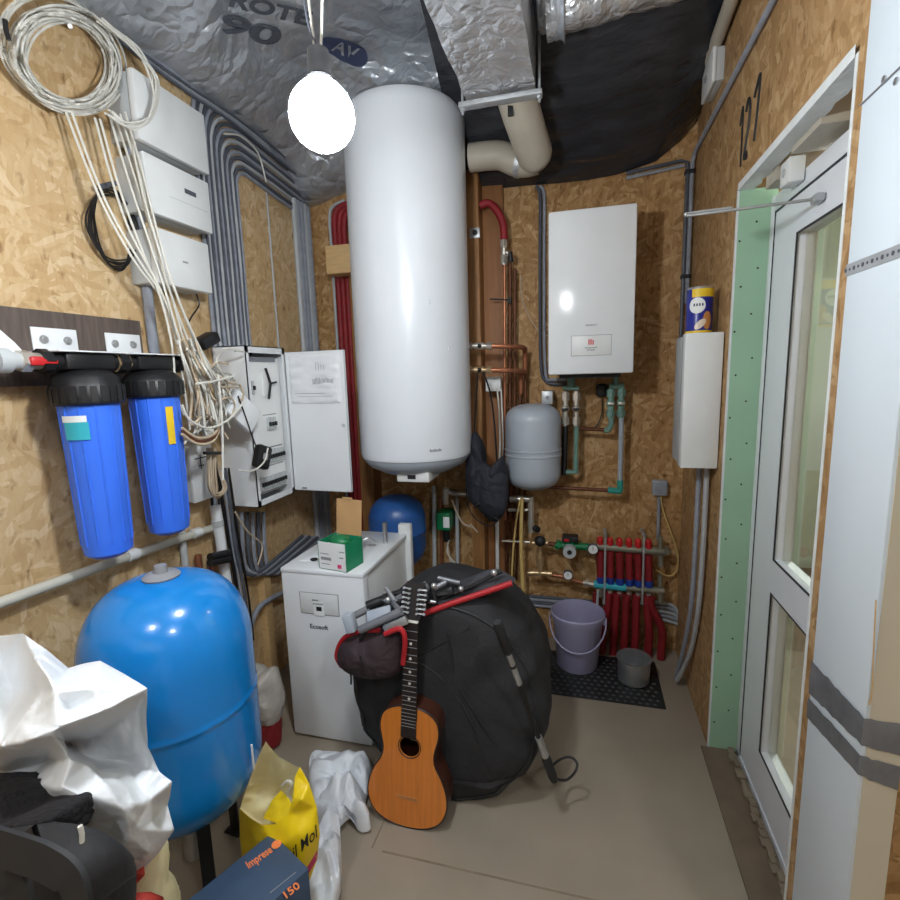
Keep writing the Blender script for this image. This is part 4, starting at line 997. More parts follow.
for i, (py, lab) in enumerate(((346, 'upper'), (370, 'lower'))):
    yv = 2.50
    q0, q1 = at(467, py, y=yv), at(492, py, y=yv)
    t = thing('heater_valve', lab+' brass valve on the pipe stub at the side of the water heater', 'valve', q0)
    qa, qb = at(478, py, y=yv), at(486, py, y=yv)
    MB().cyl(q0, q1, .0125, 14).cyl(q0, at(472, py, y=yv), .019, 6).cyl(at(475, py, y=yv), at(484, py, y=yv), .018, 14).cyl(at(487, py, y=yv), q1, .019, 6).build('body', 'brass' if i else 'nickel', t)
    MB().ball(at(479.5, py, y=yv-.02), .011, 12).build('knob', 'black', t)
    qq = at(480, py-.5, y=yv-.02)
    pts = [at(490, py, y=yv), at(503, py+.3, y=yv+.01), at(517, py+.8, y=2.56), at(524, py+2, y=2.62), at(525 - i*4, py+6, y=2.68), at(525 - i*4, py+24, y=2.70)]
    MB().tube(smooth(pts, 6), .0125, 12).build('copper_pipe', 'copper', None, 'copper pipe leading from the '+lab+' heater valve round to the risers', 'pipe')
sk = thing('power_socket', 'white double plug box under the lower heater valve with white leads', 'socket', at(492, 392, y=2.64))
a_, c_ = at(486, 377, y=2.64), at(505, 391, y=2.64)
MB().box((a_.x, 2.62, c_.z), (c_.x-.02, 2.66, a_.z), bev=.004).build('body', 'plastic_white', sk)
for k in range(2):
    MB().tube(pl((497+k*4, 388), (499+k*3, 410), (500+k*3, 440), (499+k*3, 470), y=2.62), .0045, 8).build('lead', 'cable_white', sk)
# --- black fabric pouch hung from the valves
bg = thing('hanging_bag', 'black fabric bag hanging by its straps from the lower heater valve', 'bag', at(488, 520, y=2.42))
MB().pillow(run([(474, 432), (482, 440), (483, 458), (492, 466), (503, 455), (507, 470), (508, 500), (503, 516), (492, 521), (477, 508), (468, 495), (466, 470), (468, 445)], y=2.42), (0, -1, 0), .06, .05, .02, 12, seed=2.).build('pouch', 'navy_cloth', bg)
MB().pillow(run([(479, 462), (495, 470), (507, 478), (507, 506), (497, 518), (482, 510), (478, 488)], y=2.37), (0, -1, 0), .03, .03, .010, 14, seed=5.).build('pocket', 'navy_cloth', bg)
MB().tube(pl((478, 372), (476, 400), (474, 436), y=2.43), .004, 6).tube(pl((483, 372), (490, 392), (494, 420), (497, 462), y=2.43), .005, 6).build('strap', 'black', bg)
MB().tube(pl((466, 480), (468, 505), (476, 519), (490, 526), (500, 518), y=2.40), .0035, 6).tube(pl((474, 508), (480, 504), (490, 515), (500, 520), y=2.36), .004, 6).build('drawstring', 'black', bg)
# --- lines below the heater and the grey vessel
for i, (x0, y0, mt, r, lab) in enumerate(((434, 486, 'plastic_grey', .013, 'pale upright pipe below the heater, left of the green box'), (441, 500, 'copper', .010, 'copper upright behind the green box'), (457, 498, 'plastic_grey', .012, 'pale upright pipe right of the green box'),
        (479, 505, 'plastic_grey', .014, 'pale upright pipe under the hanging black bag'), (486, 525, 'copper_dull', .010, 'brown upright pipe right of the pale one under the black bag'), (497, 510, 'plastic_white', .011, 'white upright pipe below the black bag'))):
    MB().tube(run([(x0, y0), (x0+1, 640)], y=2.72), r, 10).build('pipe', mt, None, lab, 'pipe')
MB().tube(pl((444, 500), (448, 493), (462, 494), (472, 494), y=2.66), .013, 12).cyl(at(446, 488, y=2.66), at(446, 504, y=2.66), .018, 12).cyl(at(452, 493, y=2.66), at(458, 494, y=2.66), .018, 6).build('pipe_tee', 'nickel', None, 'nickel tee left of the black bag below the heater', 'fitting')
gx = thing('pump_controller', 'green control box with a white label low on the back wall', 'controller', at(443, 535, y=2.66))
a_, c_ = at(436, 513, y=2.62), at(450, 531, y=2.62)
MB().box((a_.x, 2.62, c_.z), (c_.x, 2.74, a_.z), bev=.006).build('body', 'green', gx)
a1_, c1_ = at(443, 517, y=2.618), at(449.5, 528, y=2.618)
MB().box((a1_.x, 2.6185, c1_.z), (c1_.x, 2.621, a1_.z)).build('label', 'paper', gx)
MB().cyl(at(446, 530, y=2.66), at(447, 541, y=2.66), .02, 12).build('plug', 'black', gx)
for k in range(3):
    MB().tube(pl((447+k, 540), (449-k, 552), (450+k*2, 562), (458+k*2, 572), (470+k*4, 582), y=2.65), .004, 6).build('lead', 'cable_white' if k else 'cable_beige', gx)
MB().tube(pl((452, 500), (458, 515), (464, 524), (472, 527), y=2.64), .006, 8).tube(run([(471, 524), (478, 532)], y=2.64), .012, 8).build('loose_cable', 'cable_beige', None, 'beige cable with a plug hanging from the nickel tee', 'cable')
MB().tube(pl((520, 500), (515, 530), (512, 570), (512, 606), y=2.60), .005, 8).build('yellow_hose', 'cable_yellow', None, 'thin yellow hose hanging below the grey vessel', 'hose')
yh = thing('yellow_hose', 'thick yellow hose ending in a teal plug, behind the black bag', 'hose', at(525, 618, y=2.60))
MB().tube(pl((522, 498), (521, 540), (522, 575), (524, 608), y=2.62), .010, 10).build('hose', 'cable_yellow', yh)
MB().tube(run([(524, 607), (525, 619)], y=2.62), .016, 10).build('plug', 'teal', yh)
sg = thing('safety_group', 'nickel pipework with a black pump head below the grey vessel', 'fitting', at(535, 600, y=2.66))
b = MB()
b.tube(run([(510, 499), (531, 499)], y=2.66), .018, 12).tube(run([(531, 496), (531, 532)], y=2.66), .016, 12).cyl(at(531, 520, y=2.66), at(531, 528, y=2.66), .019, 6).tube(run([(508, 510), (529, 510)], y=2.67), .009, 10)
b.tube(run([(502, 541), (530, 542)], y=2.68), .007, 8).cyl(at(531, 503, y=2.66), at(531, 509, y=2.66), .018, 6)
b.build('manifold', 'nickel', sg)
MB().tube(run([(540, 536), (540, 575)], y=2.66), .014, 12).cyl(at(540, 556, y=2.66), at(540, 566, y=2.66), .022, 8).tube(run([(532, 543), (548, 543)], y=2.66), .014, 10).tube(pl((528, 573), (540, 573), (552, 574), y=2.66), .015, 12).build('brass_body', 'brass', sg)
MB().ball(at(540, 541, y=2.63), .030, 16).cyl(at(535, 528, y=2.66), at(538, 530, y=2.64), .018, 10).build('pump_head', 'ink_black', sg)
for i in range(3): MB().tube(run([(507+i*6, 511), (506+i*5, 580)], y=2.72), .008, 8).build('copper_pipe', 'copper_dull', None, 'brown pipe stub among the pipework below the grey vessel', 'pipe', 'brown stubs below the grey vessel')
# --- floor heating manifold
MY = 2.68
mf = thing('heating_manifold', 'floor heating manifold with red pipes on the back wall right of the bucket', 'manifold', at(630, 652, y=MY))
MB().tube(run([(595, 546), (664, 552)], y=MY), .020, 14).cyl(at(660, 536, y=MY), at(661, 566, y=MY), .014, 10).cyl(at(664, 549, y=MY), at(668, 553, y=MY), .022, 8).build('upper_bar', 'bar_metal', mf)
MB().tube(run([(594, 584), (664, 591)], y=MY), .018, 14).cyl(at(660, 575, y=MY), at(661, 603, y=MY), .013, 10).build('lower_bar', 'bar_metal', mf)
MB().tube(run([(594, 584), (626, 587.5)], y=MY-.004), .021, 14).build('teal_section', 'teal_print', mf)
xs = (600, 610, 619.5, 629, 638, 648.5)
for i, x in enumerate(xs):
    dy = (x-595)*.085
    MB().cyl(at(x, 538.5+dy*.6, y=MY), at(x, 544+dy, y=MY), .017, 12).ball(at(x, 539+dy*.6, y=MY), .0165, 12).build('red_cap', 'red_plastic', mf)
    MB().tube(run([(x, 550+dy), (x+.5, 578+dy)], y=MY-.004), .0195, 12).build('flow_meter_tube', 'red_foam', mf)
    MB().cyl(at(x+.5, 576+dy, y=MY-.006), at(x+.5, 582+dy, y=MY-.006), .021, 12).build('blue_cap', 'blue_cap', mf)
    MB().cyl(at(x, 551+dy, y=MY), at(x, 554+dy, y=MY), .012, 6).build('union_nut', 'nickel', mf); MB().cyl(at(x, 589+dy, y=MY), at(x, 596+dy, y=MY), .013, 6).build('union_nut', 'nickel', mf)
for k, px in enumerate((605, 643)):
    q0, q1 = at(px, 532, y=MY+.03), at(px-1, 600, y=MY+.03)
    MB().box((q0.x-.0045, MY-.026, q1.z), (q0.x+.0045, MY-.022, q0.z)).box((q0.x-.008, MY-.026, q0.z-.006), (q0.x+.008, YB, q0.z)).box((q0.x-.008, MY-.026, q1.z), (q0.x+.008, YB, q1.z+.006)).build('bracket', 'zinc', mf)
for i, (x, xe) in enumerate(((597, 592), (608, 602), (616, 613), (626, 624), (636, 634.5), (647, 648), (651, 661))):
    dy = (x-595)*.085
    if i == 0: pts = run([(x, 592), (x-1, 605), (596, 625), (596, 645)], y=MY+.01)
    else: pts = run([(x+1, 592+dy), (x, 605), (xe+1, 630), (xe, 651)], y=MY-.01)
    pts[-1].z = max(pts[-1].z, .0)
    pts.append(V(pts[-1].x, pts[-1].y, 0.002))
    MB().tube(smooth(pts, 6), .0205, 12).build('floor_pipe', 'red_foam', mf)
MB().tube(run([(598, 590), (597, 612)], y=MY-.03), .007, 10).build('drain_pipe', 'plastic_grey', mf)
def gauge(px, py, r, label, y=MY-.05):
    q = at(px, py, y=y); t = thing('dial_gauge', label, 'gauge', q)
    MB().cyl(q+V(0, .022, 0), q, r, 28).build('case', 'conduit_dark', t)
    MB().cyl(q, q-V(0, .0015, 0), r*.86, 28).build('face', 'paper', t)
    MB().box(q+V(-.0012, -.003, -r*.2), q+V(.0012, -.0015, r*.65)).build('needle', 'ink_black', t)
    MB().cyl(q+V(0, .022, 0), V(q.x, MY, q.z), .007, 8).build('stem', 'brass', t)
gauge(593, 549.5, .028, 'round white dial gauge at the left end of the upper manifold bar')
gauge(568, 575.5, .025, 'round white dial gauge on the lower brass line left of the manifold')
mx = thing('thermostatic_valve', 'green thermostatic mixing valve with a round grey dial left of the manifold', 'valve', at(570, 556, y=MY))
MB().tube(run([(556, 545), (590, 547)], y=MY), .019, 12).cyl(at(570, 541, y=MY-.005), at(570, 553, y=MY-.005), .03, 16).cyl(at(556, 543, y=MY), at(560, 546, y=MY), .027, 8).build('body', 'green', mx)
q = at(569.5, 552.5, y=MY-.07)
MB().cyl(q+V(0, .05, 0), q, .034, 28).build('dial', 'plastic_grey', mx)
MB().cyl(q, q-V(0, .002, 0), .013, 16).build('dial_mark', 'ink_black', mx)
a_, c_ = at(562, 536.5, y=MY-.04), at(578, 543, y=MY-.04)
MB().box((a_.x, MY-.04, c_.z), (c_.x, MY+.02, a_.z), bev=.004).build('actuator', 'ink_black', mx)
MB().box(at(564, 541.5, y=MY-.042), at(569, 539, y=MY-.039)).build('red_mark', 'red_plastic', mx)
MB().tube(run([(545, 543), (557, 545)], y=MY), .012, 10).build('copper_pipe', 'copper_dull', None, 'short copper pipe joining the pump to the green mixing valve', 'pipe')
MB().tube(pl((545, 574), (565, 577), (576, 581), (588, 584), y=MY), .011, 12).build('copper_pipe', 'copper', None, 'lower copper line carrying a dial gauge left of the manifold', 'pipe')
MB().tube(run([(583, 582.5), (594, 584)], y=MY), .016, 8).cyl(at(586, 582.7, y=MY), at(588, 583, y=MY), .021, 6).build('union', 'nickel', None, 'nickel union entering the lower manifold bar', 'fitting')
# --- socket with the beige lead, conduits at the floor
sk = thing('power_socket', 'grey wall socket above the manifold with a beige lead', 'socket', at(660, 497, y=YB))
a_, c_ = at(653, 481, y=YB-.05), at(667.5, 496, y=YB-.05)
MB().box((a_.x, YB-.05, c_.z), (c_.x, YB, a_.z), bev=.006).build('body', 'vessel_grey', sk)
MB().box((a_.x+.006, YB-.056, c_.z+.01), (c_.x-.006, YB-.049, a_.z-.006), bev=.003).build('flap', 'conduit', sk)
MB().tube(pl((661, 495), (663, 510), (672, 535), (678, 555), (676, 571), (668, 576), (656, 570), y=YB-.03), .0042, 8).build('lead', 'cable_yellow', sk)
MB().tube(run([(659, 495), (658, 540)], y=YB-.015), .009, 8).build('conduit', 'conduit', None, 'grey conduit going down from the wall socket to the manifold', 'conduit')
for i in range(4):
    z = at(560, 598.5+i*3, y=YB-.015).z
    MB().tube([V(-.5, YB-.015, z), V(.02, YB-.015, z), V(at(600, 600, y=YB).x, YB-.015, z)], .009, 8).build('conduit', 'conduit_dark' if i % 2 == 0 else 'conduit', None, 'level grey conduit low on the back wall behind the bucket', 'conduit', 'level conduits behind the bucket')
for i in range(5):
    P = [at(655, 602+i*4.2, y=YB-.02), at(668, 604+i*4.2, y=YB-.02), at(675+i*1.2, 608+i*4.5, y=YB-.022), at(681+i, 622+i*4, y=YB-.03), at(686+i*.5, 640+i*2, y=YB-.04), at(688, 652, y=YB-.05)]
    MB().tube(smooth(P, 6), .009, 8).build('conduit', 'conduit' if i % 2 else 'grey_light', None, 'grey conduit curving down to the floor in the right corner', 'conduit', 'conduits curving into the right corner')
# ================================================================ on the floor
from mathutils.bvhtree import BVHTree
def drape(o, dirn=(0, 1, 0), off=.002):
    bm = bmesh.new(); bm.from_mesh(o.data); bm.transform(Matrix.Translation(o.location) if o.parent is None else Matrix.Identity(4))
    t = BVHTree.FromBMesh(bm); bm.free(); d_ = Vector(dirn).normalized()
    def w(p):
        h = t.ray_cast(p-d_*.6, d_)
        return (h[0]-d_*off) if h[0] is not None else p
    return w
# --- white floor cabinet
q0, q1 = at(280, 568, y=1.72), at(363, 574, y=1.72)
KX0, KX1, KZ, KY0, KY1 = q0.x, q1.x, q1.z, 1.72, 2.24
kb = thing('softener_cabinet', 'white floor-standing appliance cabinet beside the black round bag', 'appliance', ((KX0+KX1)/2, (KY0+KY1)/2, 0))
MB().box((KX0+.008, KY0+.03, .0), (KX1-.008, KY1, KZ-.02), bev=.006).build('body', 'plastic_white', kb)
MB().box((KX0, KY0, .012), (KX1, KY0+.05, KZ-.015), bev=.010).build('front_panel', 'white', kb)
MB().box((KX0, KY0-.002, KZ-.022), (KX1, KY1, KZ), bev=.007).box((KX0+.04, KY0+.08, KZ-.002), (KX0+.10, KY0+.3, KZ+.003), bev=.002).build('lid', 'white', kb)
MB().box((KX1-.045, KY1-.01, .25), (KX1+.02, KY1+.03, KZ+.045), bev=.008).build('rear_upright', 'plastic_white', kb)
def kp(px, py): return at(px, py, y=KY0)
a_, c_ = kp(300, 592), kp(339, 616)
cp = MB().box((a_.x, KY0-.003, c_.z), (c_.x, KY0+.01, a_.z), bev=.002).build('control_panel', 'plastic_white', kb)
MB().box((a_.x-.003, KY0-.0012, c_.z-.003), (c_.x+.003, KY0+.008, a_.z+.003)).build('panel_gap', 'ink_grey', kb)
b_, e_ = kp(313.5, 601), kp(325, 616)
MB().box((b_.x, KY0-.0042, e_.z), (e_.x, KY0-.002, b_.z)).build('sticker', 'paper', cp)
g = MB(); mxp = kp(319.5, 608.5)
g.box((mxp.x-.012, KY0-.005, mxp.z-.009), (mxp.x+.012, KY0-.0035, mxp.z+.009))
g.build('sticker_print', 'ink_black', cp)
g = MB()
for k, (u, w) in enumerate(((317, 600), (318, 603.5))):
    s_ = kp(u, w)
    for j in range(5+3*k): g.box((s_.x-.02+j*.006, KY0-.0052, s_.z-.003), (s_.x-.016+j*.006, KY0-.0028, s_.z+.003))
g.build('print', 'ink_grey', cp)
lp = kp(319, 627)
text('Ecosoft', .028, frame((lp.x, KY0-.0012, lp.z), (1, 0, 0), (0, 0, 1)), 'ink', kb, 'maker_lettering', bold=.0004)
vm = thing('valve_head', 'grey valve fitting lying on the left of the white cabinet', 'valve', (KX0+.16, KY0+.22, KZ))
ck = MB().cyl((KX0+.12, KY0+.2, KZ+.022), (KX0+.24, KY0+.26, KZ+.022), .02, 14).cyl((KX0+.16, KY0+.22, KZ), (KX0+.16, KY0+.22, KZ+.05), .024, 14).box((KX0+.10, KY0+.17, KZ), (KX0+.19, KY0+.27, KZ+.022), bev=.005)
ck.build('body', 'vessel_grey', vm)
MB().tube(smooth([V(KX0+.24, KY0+.26, KZ+.03), V(KX0+.27, KY0+.28, KZ+.045), V(KX0+.3, KY0+.3, KZ+.02)], 5), .009, 8).build('bent_pipe', 'steel', vm)
MB().cyl((KX0+.10, KY0+.10, KZ+.001), (KX0+.10, KY0+.10, KZ+.006), .016, 14).build('lid_button', 'ink_black', kb)
tb = MB().cyl((KX1-.05, KY0+.36, KZ), (KX1-.05, KY0+.36, KZ+.10), .011, 12)
tb.build('pipe_stub', 'steel', None, 'short steel pipe stub standing on the white cabinet behind the green carton', 'pipe')
# green and white carton on the cabinet
gq = at(319, 569, z=KZ); gr = at(347, 573, z=KZ); gb2 = at(367, 566, z=KZ)
ex = (gr-gq); wd = ex.length; ex.normalize(); ey = V(-ex.y, ex.x, 0); dp = max(.10, (gb2-gr).dot(ey)); hg = .115
wd = .138; dp = .115; ex = V(math.cos(-.17), math.sin(-.17), 0); ey = V(-ex.y, ex.x, 0); gq = gr-ex*wd
CM = frame(gq+V(0, 0, .001), ex, ey)
ct = thing('carton', 'small green and white carton with its flap open on the white cabinet', 'box', gq+V(0, 0, .001))
t_ = .003
MB(CM).box((0, 0, 0), (wd, t_, hg)).build('white_side', 'paper', ct)
MB(CM).box((wd-t_, 0, 0), (wd, dp, hg)).box((0, dp-t_, 0), (wd, dp, hg)).box((0, 0, 0), (t_, dp, hg)).box((0, 0, 0), (wd, dp, t_)).build('green_sides', 'carton_green', ct, merge=False, ang=5)
MB(CM @ Matrix.Translation((0, dp-.002, hg)) @ Matrix.Rotation(math.radians(-6), 4, 'X')).box((.01, 0, 0), (wd-.002, .003, .15)).box((.04, 0, .145), (wd-.05, .003, .158)).build('open_flap', 'kraft', ct)
MB(CM).ball((wd*.52, dp*.45, hg-.01), .05, 20, sc=(1, .8, .62)).build('green_contents', 'green', ct)
g = MB(CM)
for (u, v, w_, h2) in ((.10, .08, .028, .004), (.01, .065, .05, .003), (.10, .055, .022, .005), (.012, .040, .06, .012), (.012, .022, .05, .003)):
    g.box((u*wd/.13, -.0008, v), ((u+w_*.8)*wd/.13, 0, v+h2))
g.build('print', 'ink_grey', ct)
MB(CM).box((wd*.68, -.0008, .012), (wd*.82, 0, .028)).build('pink_mark', 'ink_pink', ct)
# --- black round bag
GC_ = V(-.472, 1.765, .375); RX, RY, RZ = .375, .235, .402
def drum(a, t, off=0.):
    r = (max(0, 1-abs(t)**5.0))**(1/3.4)
    p = V(RX*r*math.cos(a), RY*t, RZ*r*math.sin(a))
    q = V(p.x*3.2, p.y*3.2, p.z*3.2)
    nrm_ = V(p.x/RX**2, p.y/RY**2, p.z/RZ**2).normalized()
    w = .018*noise.noise(q*1.2)+.012*(1-2*abs(noise.noise(q*2.1+V(3, 1, 2))))+.006*noise.noise(q*5)
    p = p+nrm_*(w+off)
    c5 = math.radians(5); p = V(p.x, p.y*math.cos(c5)+p.z*math.sin(c5)*.6, p.z)
    p = GC_+p; p.z = max(p.z, .002+off)
    return p
bag = thing('round_bag', 'big black round fabric bag standing on the floor behind the guitar', 'bag', (GC_.x, GC_.y, 0))
MB().grid(lambda u, v: drum(2*PI*u, -1+2*v), 110, 60).build('body', 'black_cloth', bag, ang=80)
sm = MB()
for t in (-.80, .80): sm.tube([drum(2*PI*k/90, t, .002) for k in range(90)], .0045, 6, True)
def facept(x, z):
    rr = math.hypot(x/RX, z/RZ); a = math.atan2(z/RZ, x/RX); t = -(max(0, 1-rr**3.4))**(1/5.0)
    return drum(a, t, .002)
for cv_ in (((-.26, .14), (-.1, .17), (.02, .10), (.11, -.02), (.17, -.22)), ((.03, .28), (.06, .12), (.12, .02), (.2, -.1)), ((-.1, .17), (.0, .24), (.10, .30))):
    sm.tube(smooth([facept(*p) for p in cv_], 10), .0032, 6)
sm.build('seam_piping', 'rubber', bag)
st_ = MB()
for dx in (0, .0):
    for k in range(40): pass
st_.grid(lambda u, v: facept(-.22+.47*u, -.30+.025*v+.05*u), 40, 2)
st_.build('strap', 'dark_cloth', bag)
# --- folded grey frame with red trim, lying on the bag
fc = thing('folded_carrier', 'folded grey tube frame with a dark pouch and red trim lying on the round bag', 'carrier', at(420, 640, y=1.60))
def q(px, py, y=1.56): return at(px, py, y=y)
MB().tube(smooth([q(423, 614, 1.56), q(450, 604, 1.585), q(480, 594, 1.61), q(512, 583, 1.63)], 6), .0105, 10).build('red_trim', 'red_trim', fc)
MB().pillow([q(424, 611, 1.64), q(455, 603, 1.64), q(512, 583, 1.64), q(508, 574, 1.70), q(492, 569, 1.72), q(468, 578, 1.72), q(440, 588, 1.72), q(428, 598, 1.70)], (0, -1, .5), .02, .03, .01, 12, seed=1.).build('fabric_panel', 'dark_cloth', fc)
MB().tube([q(428, 604, 1.6), q(470, 587, 1.63), q(502, 571, 1.66)], .0075, 8).tube([q(430, 596, 1.6), q(452, 592, 1.62)], .012, 8).build('black_rod', 'black', fc)
MB().ball(q(494, 573, 1.64), .013, 12).ball(q(461, 589, 1.615), .011, 12).build('rod_joint', 'steel', fc)
MB().pillow([q(338, 655, 1.5), q(345, 638, 1.5), q(372, 631, 1.5), q(402, 628, 1.5), q(407, 642, 1.5), q(404, 666, 1.5), q(394, 675, 1.5), q(368, 677, 1.5), q(348, 669, 1.5)], (0, -1, 0), .06, .05, .010, 10, seed=3.).build('pouch', 'maroon_cloth', fc)
MB().tube(smooth([q(342, 667, 1.49), q(336.5, 655, 1.49), q(343, 639, 1.485), q(358, 632, 1.48), q(380, 630, 1.48)], 6), .008, 8).tube(smooth([q(385, 634, 1.44), q(400, 629, 1.44), q(405, 640, 1.44), q(403, 664, 1.45)], 6), .009, 8).build('red_piping', 'red_trim', fc)
MB().tube(smooth([q(349, 668, 1.47), q(351, 676, 1.45), q(351, 684, 1.45)], 4), .004, 6).tube(smooth([q(360, 656, 1.43), q(364, 668, 1.43), q(366, 676, 1.44)], 4), .003, 6).build('drawcord', 'black', fc)
MB().tube([q(360, 630, 1.45), q(402, 611, 1.47)], .014, 12).tube([q(352, 617, 1.50), q(370, 608, 1.52)], .013, 12).tube([q(390, 602, 1.56), q(428, 586, 1.58)], .012, 12).tube([q(400, 611, 1.47), q(392, 600, 1.55)], .010, 10).build('tube', 'gunmetal', fc)
MB(frame(q(350, 622, 1.47), V(1, .1, .3), V(-.3, .1, 1))).box((-.018, -.035, -.02), (.018, .03, .02), bev=.007).build('end_block', 'vessel_grey', fc)
MB(frame(q(379, 614, 1.5), V(1, .1, .34), V(-.2, .6, .8))).box((-.045, -.02, -.006), (.045, .02, .006), bev=.003).build('pale_plate', 'vessel_grey', fc)
MB(frame(q(396, 625, 1.45), V(1, .1, .5), V(-.3, .1, 1))).box((-.045, -.012, -.008), (.045, .016, .008), bev=.004).build('silver_bracket', 'steel', fc)
MB().tube([q(367, 606, 1.52), q(383, 600, 1.54)], .017, 10).tube([q(398, 604, 1.5), q(412, 596, 1.55)], .011, 8).tube([q(383, 597, 1.58), q(402, 591, 1.6)], .010, 8).build('black_grip', 'black', fc)
for k, (px, py) in enumerate(((388, 600), (403, 606), (418, 592), (434, 586))):
    MB().ball(q(px, py, 1.52+.015*k), .011, 12).build('joint_bolt', 'steel', fc)
for (p_, q_, y1_, y2_, r_, m_) in (((365, 613), (392, 596), 1.54, 1.58, .007, 'steel'), ((398, 596), (426, 582), 1.57, 1.62, .008, 'black'), ((405, 618), (425, 606), 1.48, 1.53, .010, 'gunmetal'), ((412, 600), (436, 602), 1.56, 1.58, .007, 'steel'),
        ((428, 592), (446, 582), 1.60, 1.64, .010, 'gunmetal'), ((430, 582), (436, 604), 1.60, 1.58, .009, 'black'), ((360, 640), (372, 622), 1.46, 1.48, .006, 'black'), ((386, 588), (398, 606), 1.58, 1.52, .008, 'steel'), ((438, 578), (460, 583), 1.66, 1.66, .009, 'gunmetal')):
    MB().tube([q(*p_, y1_), q(*q_, y2_)], r_, 10).build('strut', m_, fc)
for (px, py, y_, mt__) in ((408, 592, 1.56, 'black'), (374, 603, 1.54, 'gunmetal'), (424, 600, 1.57, 'black'), (448, 592, 1.62, 'black')):
    MB(frame(q(px, py, y_), V(1, .1, .4), V(-.3, .3, 1))).box((-.022, -.014, -.014), (.022, .014, .014), bev=.005).build('hinge_block', mt__, fc)
# --- guitar
lean, roll = math.radians(5.5), math.radians(2.6)
up = V(math.sin(roll), math.sin(lean), math.cos(lean)*math.cos(roll)).normalized()
GM = frame(at(405, 829, z=0)+V(0, .006, .002), V(1, 0, -math.tan(roll)), up)
# x right, y up the neck, z towards the viewer
gt = thing('guitar', 'orange-brown acoustic guitar without strings leaning against the black round bag', 'guitar', GM.translation)
hw_ = [(0, .0), (.004, .045), (.018, .085), (.045, .117), (.09, .135), (.14, .134), (.19, .118), (.235, .094), (.265, .087), (.295, .090), (.335, .099), (.37, .099), (.40, .088), (.422, .06), (.432, .028), (.434, 0)]
prof = smooth([V(w_*1.06, y_, 0) for y_, w_ in hw_], 5)
ol = [V(p.x, p.y, 0) for p in prof]+[V(-p.x, p.y, 0) for p in reversed(prof[1:-1])]
TH = .082
hole_c, hole_r = V(.004, .292, 0), .036
sd = MB(GM); n_ = len(ol)
sd.add([V(p.x, p.y, -TH) for p in ol]+[V(p.x, p.y, -.003) for p in ol], [(i, (i+1) % n_, n_+(i+1) % n_, n_+i) for i in range(n_)]+[tuple(reversed(range(n_)))])
sides = sd.build('back_and_sides', 'guitar_side', gt)
# the top, a ring between outline and sound hole
tp = MB(GM); hol = []
for p in ol:
    d_ = (p-hole_c); hol.append(hole_c+d_.normalized()*hole_r)
for z0 in (0, -.003):
    for lst in (ol, hol): tp.v += [GM @ V(p.x, p.y, z0) for p in lst]
def ring(o1, o2, fl):
    for i in range(n_):
        j = (i+1) % n_; f = (o1+i, o1+j, o2+j, o2+i); tp.f.append(f if not fl else tuple(reversed(f)))
ring(0, n_, False); ring(2*n_, 3*n_, True); ring(0, 2*n_, True); ring(n_, 3*n_, False)
tp.build('top', 'guitar_top', gt)
bd_ = MB(GM).tube([V(p.x*.995, p.y, -.001) for p in ol], .0028, 6, True); bd_.build('binding', 'rosewood', gt)
MB(GM).tube([hole_c+V(math.cos(2*PI*k/40)*(hole_r+.004), math.sin(2*PI*k/40)*(hole_r+.004), .0004) for k in range(40)], .0018, 6, True).build('rosette', 'rosewood', gt)
MB(GM).box((-.03, .10, .0), (.034, .112, .0012)).box((-.045, .104, 0), (.045, .107, .0010)).build('bridge_scar', mat('scuffed_spruce', (180, 120, 70), .6), gt)
LB = MB(GM @ Matrix.Translation((hole_c.x, hole_c.y-.002, -TH+.002))).box((-.022, -.03, 0), (.022, .03, .001)).build('inner_label', 'cable_beige', gt)
nk = MB(GM)
def nw(y): return .022+(.027-.022)*(.733-y)/(.733-.32)
pts = [(y_, nw(y_)) for y_ in (.40, .50, .60, .68, .738)]
for i in range(len(pts)-1):
    (y0, w0), (y1, w1) = pts[i], pts[i+1]; k_ = 8
    vs_ = []
    for (yy_, ww_) in ((y0, w0), (y1, w1)):
        for j in range(k_+1):
            a = PI*j/k_; vs_.append(V(ww_*math.cos(a), yy_, .006-.022*math.sin(a)))
    nk.add(vs_, [(j, j+1, k_+1+j+1, k_+1+j) for j in range(k_)]+[tuple(range(k_+1)), tuple(reversed(range(k_+1, 2*k_+2))), (0, k_, 2*k_+1, k_+1)])
nk.box((-.028, .39, -.07), (.028, .44, .004))
neck = nk.build('neck', 'guitar_side', gt)
fbd = MB(GM).add([V(-.027, .328, .0), V(.027, .328, 0), V(.022, .735, 0.006), V(-.022, .735, .006), V(-.027, .328, .009), V(.027, .328, .009), V(.022, .735, .013), V(-.022, .735, .013)], [(0, 3, 2, 1), (4, 5, 6, 7), (0, 1, 5, 4), (1, 2, 6, 5), (2, 3, 7, 6), (3, 0, 4, 7)]).build('fingerboard', 'rosewood', gt)
sc_ = .55
for k in range(1, 20):
    y_ = .735-sc_*(1-2**(-k/12)); zz = .009+(.004)*(y_-.328)/.407
    if y_ > .333: MB(GM).tube([V(-nw(y_), y_, zz), V(nw(y_), y_, zz)], .0011, 6).build('fret', 'steel', fbd)
for k in (3, 5, 7, 9, 12):
    y_ = .735-sc_*(1-2**(-(k-.5)/12)); zz = .0095+(.004)*(y_-.328)/.407
    MB(GM).cyl((0, y_, zz-.002), (0, y_, zz+.0008), .0048, 14).build('fret_dot', 'pearl', fbd)
MB(GM).box((-.023, .734, .004), (.023, .740, .016)).build('nut', 'pearl', gt)
HM = GM @ Matrix.Translation((0, .738, .008)) @ Matrix.Rotation(math.radians(-12), 4, 'X')
